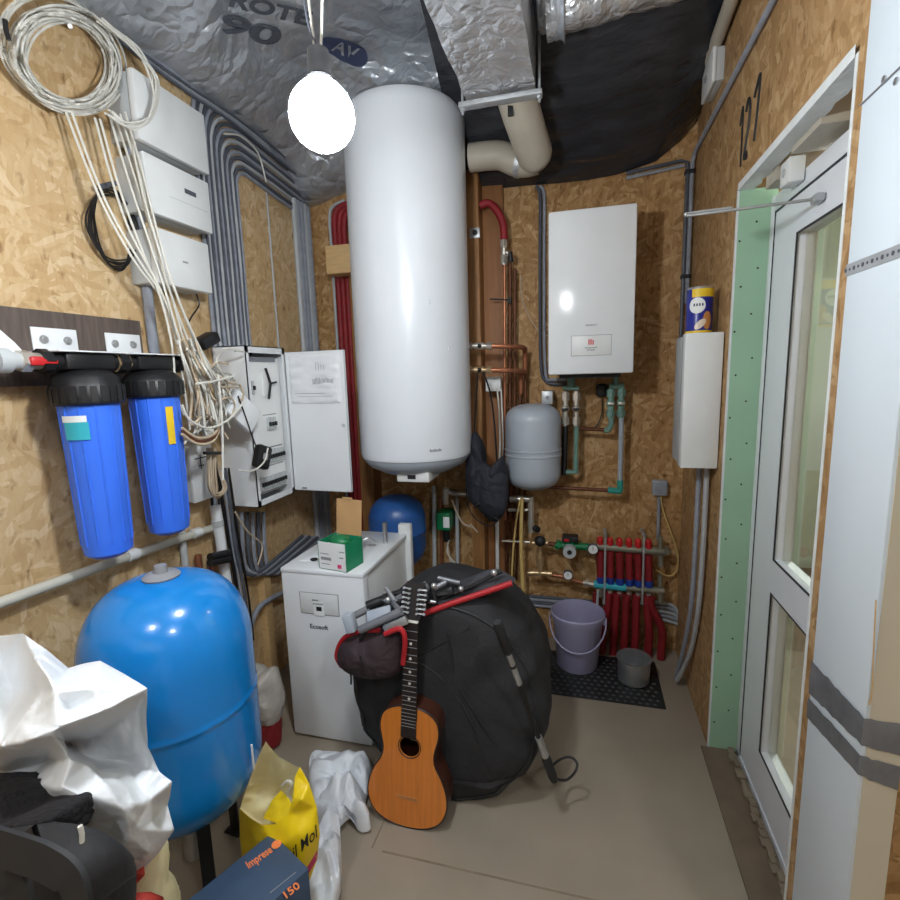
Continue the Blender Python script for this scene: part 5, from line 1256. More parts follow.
hd = MB(HM); hp = [V(-.022, 0, 0), V(-.031, .022, 0), V(-.035, .108, 0), V(-.03, .127, 0), V(0, .122, 0), V(.03, .127, 0), V(.035, .108, 0), V(.031, .022, 0), V(.022, 0, 0)]
hd.prism(list(reversed(hp)), (0, 0, -.014))
head = hd.build('headstock', 'rosewood', gt)
sl_ = MB(HM)
for s_ in (-1, 1): sl_.box((s_*.016-.006, .022, -.0142), (s_*.016+.006, .112, .0006), bev=0)
sl_.build('head_slots', 'ink_black', head)
for s_ in (-1, 1):
    for k in range(6):
        y_ = .026+k*.0155
        o = MB(HM).cyl((s_*.012, y_, .004), (s_*.037, y_, .001), .0026, 10).box((s_*.035, y_-.004, -.006), (s_*.043, y_+.004, .006), bev=.002).cyl((s_*.016, y_, -.002), (s_*.016, y_, .012), .0038, 10)
        o.build('tuning_peg', 'zinc', head)
# --- telescopic stick
ck = thing('walking_stick', 'black and silver telescopic stick with a wrist strap leaning on the round bag', 'stick', at(553, 785, z=0))
A_, B_ = at(497, 622, y=1.385), at(554, 780, y=1.55); 
def sk_(t): return A_.lerp(B_, t)
MB().tube([sk_(.0), sk_(.02), sk_(.17), sk_(.18)], [.013, .0165, .0145, .010], 14).build('top_grip', 'rubber', ck)
MB().tube([sk_(.17), sk_(.36)], .0100, 12).build('silver_section', 'steel', ck); MB().tube([sk_(.70), sk_(.84)], .012, 12).build('silver_section', 'steel', ck)
MB().tube([sk_(.245), sk_(.26)], .0102, 12).build('label_sleeve', 'ink_black', ck)
MB().tube([sk_(.35), sk_(.72)], .0082, 12).build('rod', 'black', ck)
MB().tube([sk_(.83), sk_(.85), sk_(.97), sk_(1.0)], [.012, .016, .016, .013], 14).build('handle', 'rubber', ck)
lp_ = smooth([sk_(.99), at(566, 780, y=1.60), at(575, 772, y=1.61), at(577, 763, y=1.63), at(570, 757, y=1.64), at(559, 760, y=1.63), sk_(.92)], 6)
MB().tube(lp_, .0045, 6).build('wrist_strap', 'ink_black', ck)
# --- mat, bucket, pot
MX0, MX1, MY0, MY1 = -.30, .39, 2.245, 2.63
mt_ = thing('rubber_mat', 'black studded rubber mat under the bucket and the pot', 'mat', ((MX0+MX1)/2, (MY0+MY1)/2, .001))
MB().box((MX0, MY0, .001), (MX1, MY1, .007), bev=.002).build('base', 'rubber', mt_)
b = MB()
nx, ny = 20, 11
for i in range(nx):
    for j in range(ny):
        x, y = MX0+.018+(MX1-MX0-.03)*(i+.5*(j % 2))/nx, MY0+.014+(MY1-MY0-.02)*j/ny
        b.add([V(x-.0125, y, .0065), V(x, y-.009, .0065), V(x+.0125, y, .0065), V(x, y+.009, .0065), V(x, y, .0125)], [(0, 1, 4), (1, 2, 4), (2, 3, 4), (3, 0, 4)])
b.build('studs', 'stud_rubber', mt_, ang=10)
BX, BYY, BZ = at(578, 668, y=2.50).x-.005, 2.52, .0105
bk = thing('bucket', 'lilac plastic bucket with its handle down, standing on the rubber mat', 'bucket', (BX, BYY, BZ))
MB().lathe([(0, .0), (.100, 0), (.104, .006), (.126, .25), (.137, .27), (.139, .295), (.134, .30), (.130, .29), (.121, .25), (.100, .012), (0, .010)], (BX, BYY, BZ), 56).build('body', 'bucket', bk)
hn = []
for k in range(25):
    a = PI*k/24
    hn.append(V(BX-.142*math.cos(a), BYY-.12*math.sin(a)-.02, BZ+.262-.125*math.sin(a)))
MB().tube(hn, .0042, 8).build('handle', 'bucket', bk)
for s_ in (-1, 1): MB().box((BX+s_*.133-.008, BYY-.035, BZ+.245), (BX+s_*.133+.012*s_, BYY-.005, BZ+.28), bev=.004).build('handle_lug', 'bucket', bk)
MB().lathe([(0, 0), (.112, 0), (.113, .003), (0, .003)], (BX, BYY, BZ+.12), 40).build('murky_water', mat('murky_water', (120, 108, 104), .15, spec=.6), bk)
PXX, PYY = at(634, 668, y=2.42).x, 2.435
pt = thing('pot', 'small stainless steel pot without a lid at the right end of the rubber mat', 'pot', (PXX, PYY, BZ))
MB().lathe([(0, 0), (.068, 0), (.074, .006), (.079, .115), (.083, .119), (.083, .122), (.077, .121), (.071, .008), (0, .004)], (PXX, PYY, BZ), 48).build('body', 'steel', pt)
# --- white plastic bag, yellow bag, dark blue box
wb = MB()
ol_ = [(310, 752), (332, 748), (352, 752), (368, 760), (371, 778), (365, 800), (371, 820), (358, 822), (350, 812), (336, 830), (330, 850), (342, 866), (334, 905), (306, 912), (296, 870), (316, 832), (310, 790)]
wb.pillow(run(ol_, z=.05), (0, 0, 1), .06, .0, .035, 12, rings=40, n=260, seed=4., facet=True)
for p in wb.v: p.z = max(.003, p.z-.012)
wbag = wb.build('plastic_bag', 'bag_plastic', None, 'crumpled white plastic bag lying on the floor between the yellow bag and the guitar', 'bag', ang=30)
yb_ = thing('shopping_bag', 'yellow plastic shopping bag with black lettering in front of the blue tank', 'bag', at(285, 930, y=1.02))
YBG = 1.07
yrim = [(239, 808, 1), (250, 818, 5), (262, 825, 7), (275, 824, 7), (288, 814, 6), (293, 798, 5), (295, 776, 2), (300, 767, 1), (309, 783, 2), (317, 808, 3), (320, 835, 3), (317, 860, 3), (308, 885, 5), (294, 960, 5), (252, 960, 5), (243, 880, 3), (240, 840, 2)]
yin = [(275, 850, 9), (300, 835, 7.5), (258, 850, 7), (301, 800, 6), (312, 835, 6), (300, 870, 7.5), (275, 890, 9), (290, 840, 8.5), (305, 855, 7)]
yb = cloth(yrim, yin, [], YBG, .06, amp=.003, freq=14, seed=6, sm=4)
ybo = yb.build('bag_front', 'bag_yellow', yb_, ang=40)
irim = [(240, 809, -1), (245, 792, -2), (252, 773, -2.5), (259, 756, -2.5), (266, 741, -2), (271, 748, -3.5), (279, 757, -4), (290, 763, -3), (299, 768, -1), (296, 790, -1), (290, 816, -1), (262, 828, -1)]
ib = cloth(irim, [(262, 785, -6), (278, 790, -6.5), (270, 765, -5), (285, 785, -5), (252, 800, -3)], [], YBG, .015, amp=.005, freq=16, seed=8, shrink=.98)
ib.build('inside_back', 'bag_inside', yb_, ang=40)
dr_ = drape(ybo)
def on_bag(px, py, off=.0015):
    bm = bmesh.new(); bm.from_mesh(ybo.data); global _bt
    if '_bt' not in globals(): _bt = BVHTree.FromBMesh(bm)
    bm.free(); d_ = ray(px, py).normalized(); h = _bt.ray_cast(CAM, d_)
    return (h[0] if h[0] is not None else at(px, py, y=YBG))-d_*off
text('il Mol', 1., Matrix.Diagonal((1/2.55, 1/.72, 1, 1)), 'ink_black', yb_, 'lettering', warp=lambda p: on_bag(305+28*p.x-1*p.y, 843-27*p.x-13*p.y, .0025+.0004*p.z), bold=.008, ext=.5, sub=3)
pk = MB().grid(lambda u, v: on_bag(317.5-15*u, 850+25*u+9*v, .001), 14, 5); pk.build('pink_print', 'ink_pink', yb_)
fl_ = cloth([(263, 818, 3), (272, 800, 0), (281, 790, -1), (290, 800, 2), (294, 812, 5), (280, 824, 6.5)], [(278, 808, 3)], [], YBG, .01, amp=.003, freq=16, seed=9, shrink=.98); fl_.build('folded_corner', 'bag_yellow', yb_, ang=40)
MB().tube(smooth(run([(282, 786), (288, 781), (292, 785), (288, 794), (294, 806), (296, 812)], y=YBG-.01), 5), .004, 6).build('white_string', 'cable_white', yb_)
MB().box(at(250.5, 745, y=1.06), at(255, 769, y=1.063)).build('paper_tag', 'paper', None, 'small white paper strip sticking up between the blue tank and the yellow bag', 'tag')
ZB = .34
c0 = at(272, 832, z=ZB); c1 = at(190, 898, z=ZB); c2 = at(313, 901, z=ZB)
e1 = (c1-c0).normalized(); e2 = (c2-c0); e2 = (e2-e1*e2.dot(e1)); e2.normalize()
bx_ = thing('carton', 'dark blue carton with orange lettering in front of the yellow bag', 'box', V(c0.x, c0.y, 0)+e1*.2+e2*.1)
L1, L2 = .40, .165
zz_ = e1.cross(e2)
BM_ = frame(c0, e1, e2) if zz_.z > 0 else frame(c0+e2*L2, e1, -e2)
MB(BM_).box((0, 0, -ZB+.002), (L1, L2, 0), bev=.003).build('body', 'navy_box', bx_)
def bw(px, py): return at(px, py, z=ZB+.0008)
tx0, tx1 = bw(247, 866), bw(271, 849)
text('Imprese', .034, frame((tx0+tx1)/2, tx1-tx0, (bw(255, 850)-bw(259, 858))), 'ink_orange', bx_, 'lettering', width=(tx1-tx0).length, bold=.0006)
ec = bw(276.5, 844.5)
MB().cyl(ec, ec+V(0, 0, .0008), .0125, 20).build('emblem', 'ink_orange', bx_)
l0, l1 = bw(270, 893), bw(296, 872)
MB().tube([l0, l1], .0012, 6).build('printed_line', 'ink_grey', bx_)
text('150', .028, frame(bw(291, 891), tx1-tx0, (bw(255, 850)-bw(259, 858))), 'ink_orange', bx_, 'number_print', bold=.0005)
# --- woven sack, pale bag, red garment, black clothes at the near left
SY = .72
sk = thing('woven_sack', 'white woven sack with a crumpled open top heaped in the near left corner', 'sack', at(70, 900, y=SY))
rim = [(-60, 645, 2), (-10, 637, 2), (22, 634, 3), (45, 648, 4), (68, 668, 3), (84, 664, 2.5), (100, 661, 2), (125, 674, 2), (148, 688, 5), (146, 720, 3), (147, 748, 2), (160, 772, 2), (172, 782, 3), (168, 805, 1), (174, 830, 2), (160, 852, 3), (140, 874, 4), (118, 880, 5), (100, 850, 6), (72, 836, 8), (30, 818, 9), (-60, 800, 9)]
inn = [(-60, 690, 9), (12, 690, 3), (40, 665, 8), (56, 692, 11), (95, 688, 9), (22, 722, 12), (-60, 742, 13), (0, 748, 14), (30, 738, 14.5), (60, 727, 13.5), (105, 710, 10.5),
       (66, 743, 3), (100, 733, 3), (135, 712, 2.5), (92, 760, 3), (125, 765, 2), (54, 735, 13.5), (63, 746, 12.5), (70, 760, 11.5), (86, 765, 10), (106, 785, 11), (122, 808, 11), (128, 835, 9),
       (45, 762, 8), (25, 782, 10), (60, 790, 14), (85, 802, 13), (40, 802, 11), (150, 800, 5), (142, 830, 7), (150, 852, 5), (140, 785, 4), (116, 850, 8), (134, 860, 6), (-60, 772, 10), (5, 770, 10), (120, 690, 6), (70, 706, 10)]
nb = len(rim)
fold = [(nb+6, nb+7), (nb+7, nb+8), (nb+8, nb+9), (nb+9, nb+10), (nb+10, 8), (nb+9, nb+11), (nb+11, nb+12), (nb+12, nb+13), (nb+16, nb+17), (nb+17, nb+18), (nb+18, nb+19), (nb+19, nb+20), (nb+20, nb+21), (nb+21, nb+22), (nb+14, nb+15), (nb+11, nb+14), (nb+25, nb+26), (nb+23, nb+24)]
cloth(rim, inn, fold, SY, .17, amp=.0085, freq=19, seed=1.5, zmin=.3, cuts=3, sm=5, dk=1.45).build('body', 'bag_white', sk, ang=45)
pb = MB().pillow(run([(88, 900), (102, 868), (118, 846), (142, 838), (156, 850), (162, 885), (168, 960), (170, 1180), (90, 1180)], y=SY+.02), (0, -1, .1), .06, .08, .02, 7, seed=3.5)
for p in pb.v: p.z = max(p.z, .003)
pb.build('pale_bag', 'bag_inside', None, 'pale crumpled bag under the tip of the woven sack at the lower picture edge', 'bag', ang=60)
rg = cloth([(114, 906, 6), (117, 890, 7), (128, 876, 8), (144, 866, 7), (145, 874, 8), (133, 887, 8), (134, 893, 8), (150, 892, 7), (163, 897, 6), (168, 930, 5), (112, 935, 5)], [(125, 893, 10), (140, 908, 9)], [], SY-.02, .04, amp=.004, freq=16, seed=4.5)
rg.build('red_cloth', 'faded_red', None, 'small red cloth poking out below the tip of the woven sack', 'cloth', ang=60)
JY = .45
bp = thing('backpack', 'charcoal backpack with wide straps in the near left corner in front of the sack', 'backpack', V(at(40, 900, y=JY).x, JY, 0))
pp = MB().pillow(run([(-60, 860), (0, 832), (30, 826), (60, 828), (88, 838), (106, 856), (112, 884), (113, 940), (112, 1250), (-60, 1250)], y=JY), (0, -1, .3), .09, .09, .016, 7, rings=20, n=130, seed=5.5)
for p in pp.v: p.z = max(p.z, .003)
ppo = pp.build('body', 'black_cloth', bp, ang=60)
for k, pts in enumerate((((-20, 838), (20, 850), (52, 862), (76, 882), (84, 920)), ((-20, 868), (8, 876), (22, 892), (28, 920)), ((24, 852), (30, 842), (40, 834)))):
    C2 = smooth(run(pts, y=JY-.125+.02*k), 6); s2 = MB(); wv = .018 if k < 2 else .012; vs2 = []; m_ = len(C2)
    for i, p in enumerate(C2):
        tg = (C2[min(i+1, m_-1)]-C2[max(i-1, 0)]).normalized(); sdv = tg.cross(V(0, -1, .3)).normalized()
        for a_, o_ in ((-1, 0), (1, 0), (1, .006), (-1, .006)): vs2.append(p+sdv*wv*a_+V(0, -1, .3).normalized()*o_)
    s2.add(vs2, [(i*4+j, i*4+(j+1) % 4, (i+1)*4+(j+1) % 4, (i+1)*4+j) for i in range(m_-1) for j in range(4)])
    s2.build('strap', 'rubber', bp)
jk = MB().pillow(run([(-60, 790), (0, 792), (18, 800), (34, 810), (52, 806), (70, 806), (74, 824), (72, 836), (40, 836), (10, 850), (-60, 880)], y=JY+.05), (0, -1, .3), .05, .07, .020, 16, rings=18, n=130, seed=6.5)
jk.build('fleece_jacket', 'fleece', None, 'black fleece jacket lying on the backpack under the rim of the sack', 'jacket', ang=70)
MB().tube(run([(80, 826), (82, 834), (82, 842)], y=JY-.04), .003, 6).build('zip_pull', 'cable_white', bp)
# ================================================================ ceiling
du = thing('air_duct', 'foil-wrapped rectangular air duct under the ceiling', 'duct', (-.31, 1.2, 2.6))
DX0, DX1, DY0, DY1, DZ0, DZ1 = -.447, -.180, -.9, 2.085, 2.60, 2.80
b = MB()
def wrp(p):
    q_ = p*9; return p+V(.006*noise.noise(q_), 0, .006*noise.noise(q_+V(3, 3, 3))+.004*(1-2*abs(noise.noise(p*17))))
per = [(DX0, DZ0), (DX1, DZ0), (DX1, DZ1), (DX0, DZ1)]
def side(k):
    (x0, z0), (x1, z1) = per[k], per[(k+1) % 4]
    b.grid(lambda u, v: wrp(V(x0+(x1-x0)*u, DY0+(DY1-DY0)*v, z0+(z1-z0)*u)), 10, 110)
for k in range(4): side(k)
b.add([wrp(V(x, DY1, z)) for x, z in per], [(0, 1, 2, 3)]).add([wrp(V(x, DY0, z)) for x, z in per], [(3, 2, 1, 0)])
b.build('foil_wrap', 'foil_bright', du, ang=60)
hg = thing('duct_hanger', 'galvanised strut with threaded rods carrying the end of the air duct', 'hanger', (-.31, 2.08, 2.56))
MB().box((-.475, 2.055, 2.572), (-.155, 2.095, 2.59), bev=.002).build('strut', 'zinc', hg)
for x in (-.462, -.166):
    MB().cyl((x, 2.075, 2.55), (x, 2.075, 2.95), .005, 8).cyl((x, 2.075, 2.562), (x, 2.075, 2.572), .010, 6).build('threaded_rod', 'zinc', hg)
vp = thing('vent_pipe', 'beige round plastic vent pipe coming out behind the duct end', 'pipe', at(540, 165, y=2.42))
MB().tube([at(515, 92, y=2.16), at(521, 112, y=2.22), at(534, 153, y=2.40)], .078, 28).ball(at(534, 153, y=2.40), .078, 24).build('pipe', 'pvc_pipe', vp)
MB().tube(pl((537, 160), (520, 163), (502, 156), (487, 156), (470, 158), y=2.50), .062, 20).build('elbow', 'pvc_pipe', vp)
MB().tube(run([(522, 163), (517, 162)], y=2.50), .066, 20).build('clamp', 'zinc', vp)
MB().box(at(508, 104, y=2.13), at(513, 115, y=2.12)).build('bracket', 'ink_black', vp)
fd = thing('flexible_duct', 'silver insulated flexible duct crossing above the black film', 'duct', (.2, 1.93, 2.76))
def fdp(u, v):
    a = 2*PI*v; x = -.13+.66*u
    r = .105+.0015*math.sin(u*55)+.014*noise.noise(V(x*9, math.cos(a)*2, math.sin(a)*2))
    return V(x, 1.95+.03*u+r*math.cos(a), 2.795+.10*u+r*math.sin(a))
MB().grid(fdp, 90, 28).build('sleeve', 'foil_bright', fd, ang=70)
MB().grid(lambda u, v: V(-.16+.09*u, 1.95+(.07+.05*u)*math.cos(2*PI*v)+.02*noise.noise(V(u*5, v*9, 1)), 2.80+(.07+.05*u)*math.sin(2*PI*v)+.02*noise.noise(V(u*7, v*11, 4))), 12, 30).build('crumpled_end', 'foil', fd, ang=70)
# black film bulging down to the back wall
zl = [(-.62, 2.50), (-.5, 2.505), (-.3, 2.497), (-.194, 2.495), (.0, 2.487), (.172, 2.50), (.333, 2.535), (.45, 2.62), (.52, 2.70)]
def zlow(x):
    for (a, c), (d_, e_) in zip(zl, zl[1:]):
        if x <= d_: return c+(e_-c)*(x-a)/(d_-a)
    return zl[-1][1]
def film(u, v, o=0.):
    x = -.60+1.11*u; y = 2.0+.765*v
    z = 2.93+(zlow(x)-2.93)*v**1.15
    z -= .055*math.sin(PI*v)*(1-.5*u)+.03*math.sin(PI*v)*math.sin(PI*u)
    w = noise.noise(V(x*2.2, y*7, z*6)); z += (.020*w+.014*(1-2*abs(noise.noise(V(x*3.5, y*12, 4)))))*math.sin(PI*min(1, v*1.0)*.9+.1)
    if y > 2.70 and z < zlow(x): z = zlow(x)
    return V(x, y, z+o)
bf = MB().grid(lambda u, v: film(u, v), 70, 60)
bf.grid(lambda u, v: film(u, v, .012), 70, 60)
bf.build('black_film', 'black_film', None, 'black plastic film bulging down under the ceiling above the boiler', 'film', ang=70)
# lettering on the ceiling foil
def on_ceil(p): return V(p.x, p.y, zc(p.x, p.y)-.006)
def ceil_at(px, py):
    z = 2.93
    for _ in range(6):
        p = at(px, py, z=z); z = zc(p.x, p.y)-.006
    return p
def cframe(pl_, pr_):
    a, c = ceil_at(*pl_), ceil_at(*pr_); m_ = frame((a+c)/2, c-a, V(0, -1, 0))
    return m_, (c-a).length
cl_ = bpy.data.objects['ceiling']
def ceil_text(body, c_, ax, up_, nm):
    def wp(p): return ceil_at(c_[0]+p.x*ax[0]+p.y*up_[0], c_[1]+p.x*ax[1]+p.y*up_[1])+V(0, 0, p.z*.001)
    cu = {'90': (1.16, .70), 'ROTE': (2.62, .70)}[body]
    text(body, 1., Matrix.Diagonal((1/cu[0], 1/cu[1], 1, 1)), 'ink', cl_, nm, warp=wp, bold=.03, ext=.5, res=4)
ceil_text('90', (250, 31), (70, 20), (9, -17), 'foil_lettering')
ceil_text('ROTE', (270, 10), (84, 21), (5, -13), 'foil_lettering')
ec = ceil_at(345, 49)
b = MB()
for k in range(2): pass
em = frame(ec, ceil_at(362, 56)-ceil_at(328, 42), V(0, -1, 0))
el = [on_ceil(em @ V(.105*math.cos(2*PI*k/40), .052*math.sin(2*PI*k/40), 0)) for k in range(40)]
b.add(el+[on_ceil(em @ V(0, 0, 0))]+[p+V(0, 0, .003) for p in el], [(k, (k+1) % 40, 40) for k in range(40)]+[(k, (k+1) % 40, 41+(k+1) % 40, 41+k) for k in range(40)])
b.build('foil_emblem', 'ink_navy', cl_, kind='structure')
m_ = em.copy(); text('AV', .085, m_, 'foil', cl_, 'emblem_letters', warp=lambda p: on_ceil(p)+V(0, 0, -.003), bold=.002)
MB().tube([on_ceil(at(128, 44, z=2.90)), at(148, 20, z=2.88), at(168, -2, z=2.86)], .016, 10).build('ceiling_conduit', 'grey_light', None, 'grey conduit crossing the corner of the foil ceiling above the white coil', 'conduit')
# --- hanging bulb
BLY = .90
bc = at(322, 115, y=BLY)
bl = thing('hanging_bulb', 'bare lit bulb hanging on its wires in front of the water heater', 'lamp', bc-V(0, 0, .06))
MB().lathe([(0, -.0605)]+[(.0585*math.sin(PI*k/16), -.002-.0585*math.cos(PI*k/16)) for k in range(1, 13)]+[(.034, .047), (.024, .052), (0, .053)], bc, 40).build('globe', bulb_mat('lit_bulb', BULB, (.91, .965, 1, 1)), bl)
MB().lathe([(.0, .050), (.022, .050), (.023, .06), (.020, .064), (.019, .105), (.015, .108), (0, .109)], bc, 28).build('socket', 'ink_black', bl)
top = V(bc.x+.01, bc.y+.02, zc(bc.x+.01, bc.y+.02))
MB().tube(smooth([bc+V(-.006, 0, .107), bc+V(-.016, 0, .28), bc+V(-.012, .01, .5), top+V(-.02, 0, 0)], 8), .0026, 6).tube(smooth([bc+V(.006, 0, .107), bc+V(.018, .0, .25), bc+V(.006, .01, .42), top+V(.02, 0, 0)], 8), .0026, 6).build('wire', 'cable_white', bl)
MB().tube(smooth([bc+V(-.002, 0, .107), bc+V(-.022, .0, .27), top], 8), .0026, 6).build('dark_wire', 'conduit_dark', bl)
# unseen lamps behind the camera; the one towards the door is added fill
for i, (lx, ly, s_) in enumerate(LAMPS):
    lz = zc(lx, ly)-.12
    lm = thing('unseen_lamp', ('round white ceiling lamp behind the viewer on the side of the blue tank', 'round white lamp added as fill behind the viewer on the side of the door')[i], 'lamp', (lx, ly, lz))
    MB().lathe([(0, .03), (.17, .03), (.175, .045), (.16, .07), (0, .07)], (lx, ly, lz), 40).build('base', 'white', lm)
    MB().lathe([(0, -.03), (.09, -.022), (.14, 0), (.155, .03), (0, .03)], (lx, ly, lz), 40).build('diffuser', bulb_mat('lamp_diffuser', s_, (.96, .985, 1, 1)), lm)
    MB().cyl((lx, ly, lz+.07), (lx, ly, lz+.2), .012, 10).build('stem', 'white', lm)
hl = thing('unseen_lamp', 'white lamp added as fill in the hallway behind the glazed door', 'lamp', (1.2, 2.4, 2.66))  # hallway lamp added to brighten the view through the door glass
MB().lathe([(0, .03), (.14, .03), (.15, .05), (.14, .09), (0, .09)], (1.2, 2.4, 2.66), 32).build('base', 'white', hl)
MB().lathe([(0, -.03), (.08, -.02), (.13, .03), (0, .03)], (1.2, 2.4, 2.66), 32).build('diffuser', bulb_mat('hall_fill_diffuser', HALL_FILL, (1, .98, .92, 1)), hl)
# ================================================================ right wall
a_, c_ = at(710, 92, x=XR), at(727, 50, x=XR)
jb = thing('junction_box', 'white junction box high on the right wall beside the black film', 'junction box', (XR, 2.38, 2.6))
JM = frame((XR, 2.40, 2.70), (0, -1, 0), (0, 0, 1))
MB(JM).box((-.085, -.06, 0), (.085, .06, .03), bev=.004).build('body', 'plastic_grey', jb)
MB(JM).box((-.09, -.065, .03), (.09, .065, .045), bev=.005).build('lid', 'plastic_white', jb)
MB(JM).box((-.03, -.012, .044), (.0, .006, .047)).build('maker_mark', 'ink_grey', jb)
MB().tube([V(XR-.03, 2.49, 2.77), V(XR-.035, 2.0, 2.80), V(XR-.035, 1.4, 2.86), V(XR-.035, .6, 2.90)], .024, 12).build('pipe', 'pvc_pipe', None, 'beige pipe running along the top of the right wall to the junction box', 'pipe')
zc1 = at(760, 26, x=XR-.012).z
MB().tube([V(XR-.012, .2, zc1), V(XR-.012, 2.70, zc1), V(XR-.014, 2.755, zc1-.01), V(XR-.02, YB-.02, zc1-.05), V(XR-.02, YB-.02, 1.86)], .010, 8).build('conduit', 'conduit', None, 'grey conduit running level high on the right wall and down the room corner', 'conduit')
MB().tube([V(XR-.04, YB-.02, 1.6), V(XR-.04, YB-.02, zc1-.04), V(XR-.07, YB-.018, zc1-.03), V(.20, YB-.018, zc1-.055)], .009, 8).build('conduit', 'conduit_dark', None, 'dark conduit coming out level from under the black film and down the corner', 'conduit')
MB().tube([V(XR-.055, YB-.018, zc1-.052), V(.20, YB-.018, zc1-.078)], .008, 8).build('conduit', 'conduit', None, 'short grey conduit just below the dark one under the black film', 'conduit')
for z in (2.46, 1.98): MB().box((XR-.052, YB-.034, z), (XR-.008, YB, z+.018), bev=.002).build('conduit_clip', 'ink_black', None, 'black clip on the corner conduits, '+('the one near the film' if z > 2.2 else 'the one nearer the tin'), 'clip')
# handwriting on the wall
hwm = frame((XR-.0012, 1.935, 2.32), (0, -1, -.0), (0, .0, 1))
pen = MB(hwm)
def stroke(pts, w=.005):
    w *= 1.5
    pen.tube(smooth([V(x, y, 0) for x, y in pts], 6), w*.5, 6)
stroke([(-.115, .04), (-.09, .085), (-.085, -.10)])
stroke([(-.05, .055), (-.028, .085), (-.008, .05), (-.02, -.01), (-.05, -.085), (-.03, -.075), (-.022, -.095), (-.048, -.09)], .007)
stroke([(.03, .06), (.075, .105), (.07, .02), (.05, -.075)], .006)
wo = bpy.data.objects['wall_right']
pen.build('handwritten_number', 'ink_black', wo, kind='structure')
# white box with the tin on it
cx0 = at(683, 400, y=2.10).x
yb1 = 2.33
wc = thing('wall_box', 'narrow white box fixed to the right wall under the yellow and blue tin', 'box', (.45, 2.2, 1.165))
z0_, z1_ = at(703, 468.5, y=2.10).z, at(703, 332.5, y=2.10).z
MB().box((cx0+.006, 2.13, z0_+.006), (XR, yb1, z1_-.006), bev=.003).build('body', 'plastic_grey', wc)
MB().box((cx0, 2.10, z0_), (XR-.004, 2.15, z1_), bev=.004).build('cover', 'plastic_white', wc)
MB().box((cx0-.001, 2.15, z0_+.004), (XR-.006, 2.153, z1_-.004)).build('cover_gap', 'ink_grey', wc)
for i, o in enumerate((0, .024)):
    MB().tube(smooth([V(XR-.02-o, 2.19+o, z0_+.01), V(XR-.02-o, 2.19+o, .8), V(XR-.018-o, 2.23+o, .5), V(XR-.02-o, 2.33+o, .25), V(XR-.05, 2.44+o, .03)], 6), .0105, 8).build('conduit', 'conduit' if i else 'grey_light', None, 'grey conduit going down from the narrow white wall box, '+('the nearer one' if i == 0 else 'the farther one'), 'conduit')
tx, ty = at(698.5, 331, y=2.2).x, 2.20
tin = thing('tin', 'yellow and blue tin standing on the narrow white wall box', 'tin', (tx, ty, z1_))
r_ = .0475; ht = at(698, 288, y=2.2).z-z1_
MB().lathe([(0, .0), (r_, 0), (r_+.0012, .002), (r_, .006), (r_, ht-.006), (r_+.0015, ht-.003), (r_, ht), (r_-.004, ht-.002), (0, ht-.004)], (tx, ty, z1_+.0005), 40).build('can', 'steel', tin)
va = math.atan2(-ty, -tx)
def wrap(a0, a1, z0, z1, o, mt_, nm, shape=None):
    def fn(u, v):
        a = va+a0+(a1-a0)*u; zz = z0+(z1-z0)*v
        if shape: da, dzz = shape(u, v); a, zz = va+da, dzz
        return V(tx+math.cos(a)*(r_+o), ty+math.sin(a)*(r_+o), z1_+zz)
    return MB().grid(fn, 40, 8).build(nm, mt_, tin)
wrap(-PI, PI, .008, ht*.78, .0006, mat('blue_tin_print', (30, 40, 140), .3), 'blue_wrap')
wrap(-.62, PI*.95, ht*.78, ht-.008, .0006, 'yellow_print', 'yellow_band'); wrap(-PI, -.62, ht*.78, ht-.008, .0006, mat('navy_tin_print', (34, 44, 130), .3), 'navy_band')
wrap(-PI, PI, .0, .012, .0009, 'yellow_print', 'yellow_base')
def oval(u, v): return (-.18+.62*math.cos(2*PI*u)*v, ht*.60+.030*math.sin(2*PI*u)*v)
wrap(0, 0, 0, 0, .0013, 'paper', 'white_oval', oval)
def brown(u, v): return (.62+.36*math.cos(2*PI*u)*v, ht*.28+.034*math.sin(2*PI*u)*v)
wrap(0, 0, 0, 0, .0013, mat('caramel_print', (196, 132, 74), .4), 'caramel_patch', brown)
def cream(u, v): return (.10+.42*math.cos(2*PI*u)*v, ht*.20+.016*math.sin(2*PI*u)*v+.012*math.cos(2*PI*u)*v)
wrap(0, 0, 0, 0, .0016, mat('cream_print', (226, 210, 190), .4), 'cream_patch', cream)
def dash(k):
    return lambda u, v: (-.45+.2*k+.12*u, ht*.585+.010*v)
for k in range(4): wrap(0, 0, 0, 0, .0019, 'ink_navy', 'oval_print', dash(k))
# steel rod standing out from the door head
h0 = at(817, 199, x=XD-.012); h1 = at(686, 216, y=1.72)
rd = thing('door_closer_arm', 'thin steel arm sticking out into the room from the head of the glazed door', 'arm', h0)
dv = (h1-h0).normalized()
MB().tube([h0, h1], .0042, 10).tube([h0.lerp(h1, .62)+V(0, 0, .007), h1+V(0, 0, .008)], .0032, 8).build('rod', 'steel', rd)
MB().ball(h1+V(0, 0, .004), .007, 12).ball(h0, .010, 12).build('end_cap', 'steel', rd)
MB().box((XD-.022, h0.y-.02, h0.z-.010), (XD-.0005, h0.y+.02, h0.z+.012), bev=.004).build('bracket', 'zinc', rd)
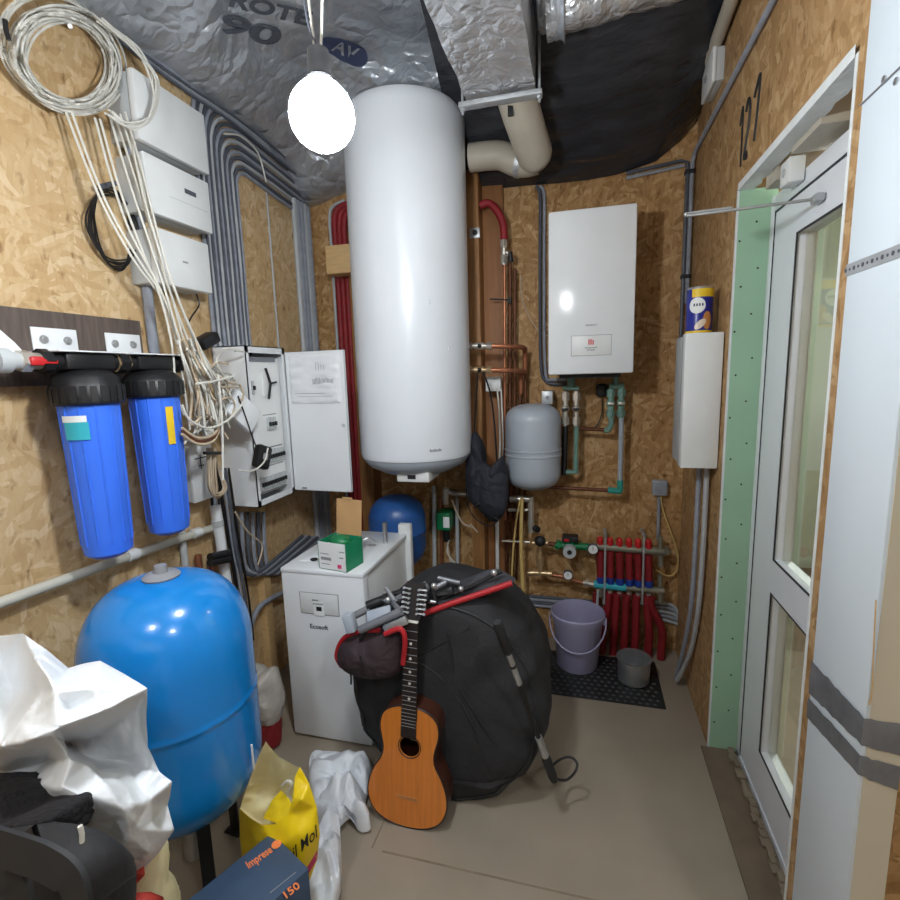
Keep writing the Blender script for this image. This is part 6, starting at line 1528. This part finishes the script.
# --- tape, strap and cord on the pier
fz = lambda py: at(880, py, y=YP0-.0036).z
tA = band((pz(809, 656), pz(809, 692)), (pz(868, 721), pz(868, 752)), (fz(721), fz(753)), 1.)
tA.build('duct_tape', 'tape', None, 'upper band of grey duct tape round the pale pier at the right edge', 'tape', 'bands of tape on the pier' if False else None)
tB = band((pz(807, 694), pz(807, 716)), (pz(868, 764), pz(868, 787)), (fz(764), fz(788)), 2.)
tB.build('duct_tape', 'tape', None, 'lower band of grey duct tape round the pale pier, wider and torn below', 'tape')
zs_ = pz(870, 262)
ps = MB().box((XP0-.0015, YP0-.002, zs_-.011), (XP0+.0, YP1, zs_+.011)).box((XP0-.0015, YP0-.0035, zs_-.011), (XP1, YP0-.0018, zs_+.011))
strap = ps.build('perforated_strap', 'zinc', None, 'perforated steel strap round the upper part of the pale pier', 'strap')
h_ = MB()
for k in range(14): h_.cyl((XP0-.0022, YP0+.01+k*.0155, zs_), (XP0-.0012, YP0+.01+k*.0155, zs_), .0042 if k % 2 else .0028, 10)
h_.build('holes', 'ink', strap)
zk = pz(875, 92)
MB().tube([V(XP0-.002, YP1, zk), V(XP0-.003, YP0-.002, zk), V(XP1, YP0-.004, zk)], .0016, 6).build('cord', 'ink_grey', None, 'thin cord stretched round the top of the pale pier', 'cord')
for k, (px, py) in enumerate(((885, 79), (897, 81))):
    p_ = at(px, py, x=XP0)
    MB().cyl(p_, p_-V(.003, 0, 0), .006, 12).build('screw', 'steel', None, 'screw head in the top of the pale pier, the one '+('farther from' if k == 0 else 'nearer')+' its corner', 'screw')
MB().tube(smooth([p for p in cr], 5), .0012, 6).build('torn_edge', 'timber_light', None, 'brown torn line on the front of the pale pier above the tape', 'tear')
# ================================================================ lights, world, camera
def bulb_thing():
    pass
w = bpy.data.worlds.new('World'); bpy.context.scene.world = w; w.use_nodes = True
w.node_tree.nodes['Background'].inputs[0].default_value = (.5, .55, .6, 1); w.node_tree.nodes['Background'].inputs[1].default_value = .02
cd = bpy.data.cameras.new('camera'); co = bpy.data.objects.new('camera', cd); C.objects.link(co)
cd.sensor_width = 36; cd.lens = 36*F/900; cd.clip_start = .02
mt = Matrix(((_x[0], -_x[1], -_x[2]), (_y[0], -_y[1], -_y[2]), (_z[0], -_z[1], -_z[2]))).to_4x4()
mt.translation = CAM; co.matrix_world = mt
bpy.context.scene.camera = co
vs = bpy.context.scene.view_settings
vs.view_transform = 'Standard'; vs.look = 'None'; vs.gamma = 1; vs.use_curve_mapping = False; vs.exposure = EXPO
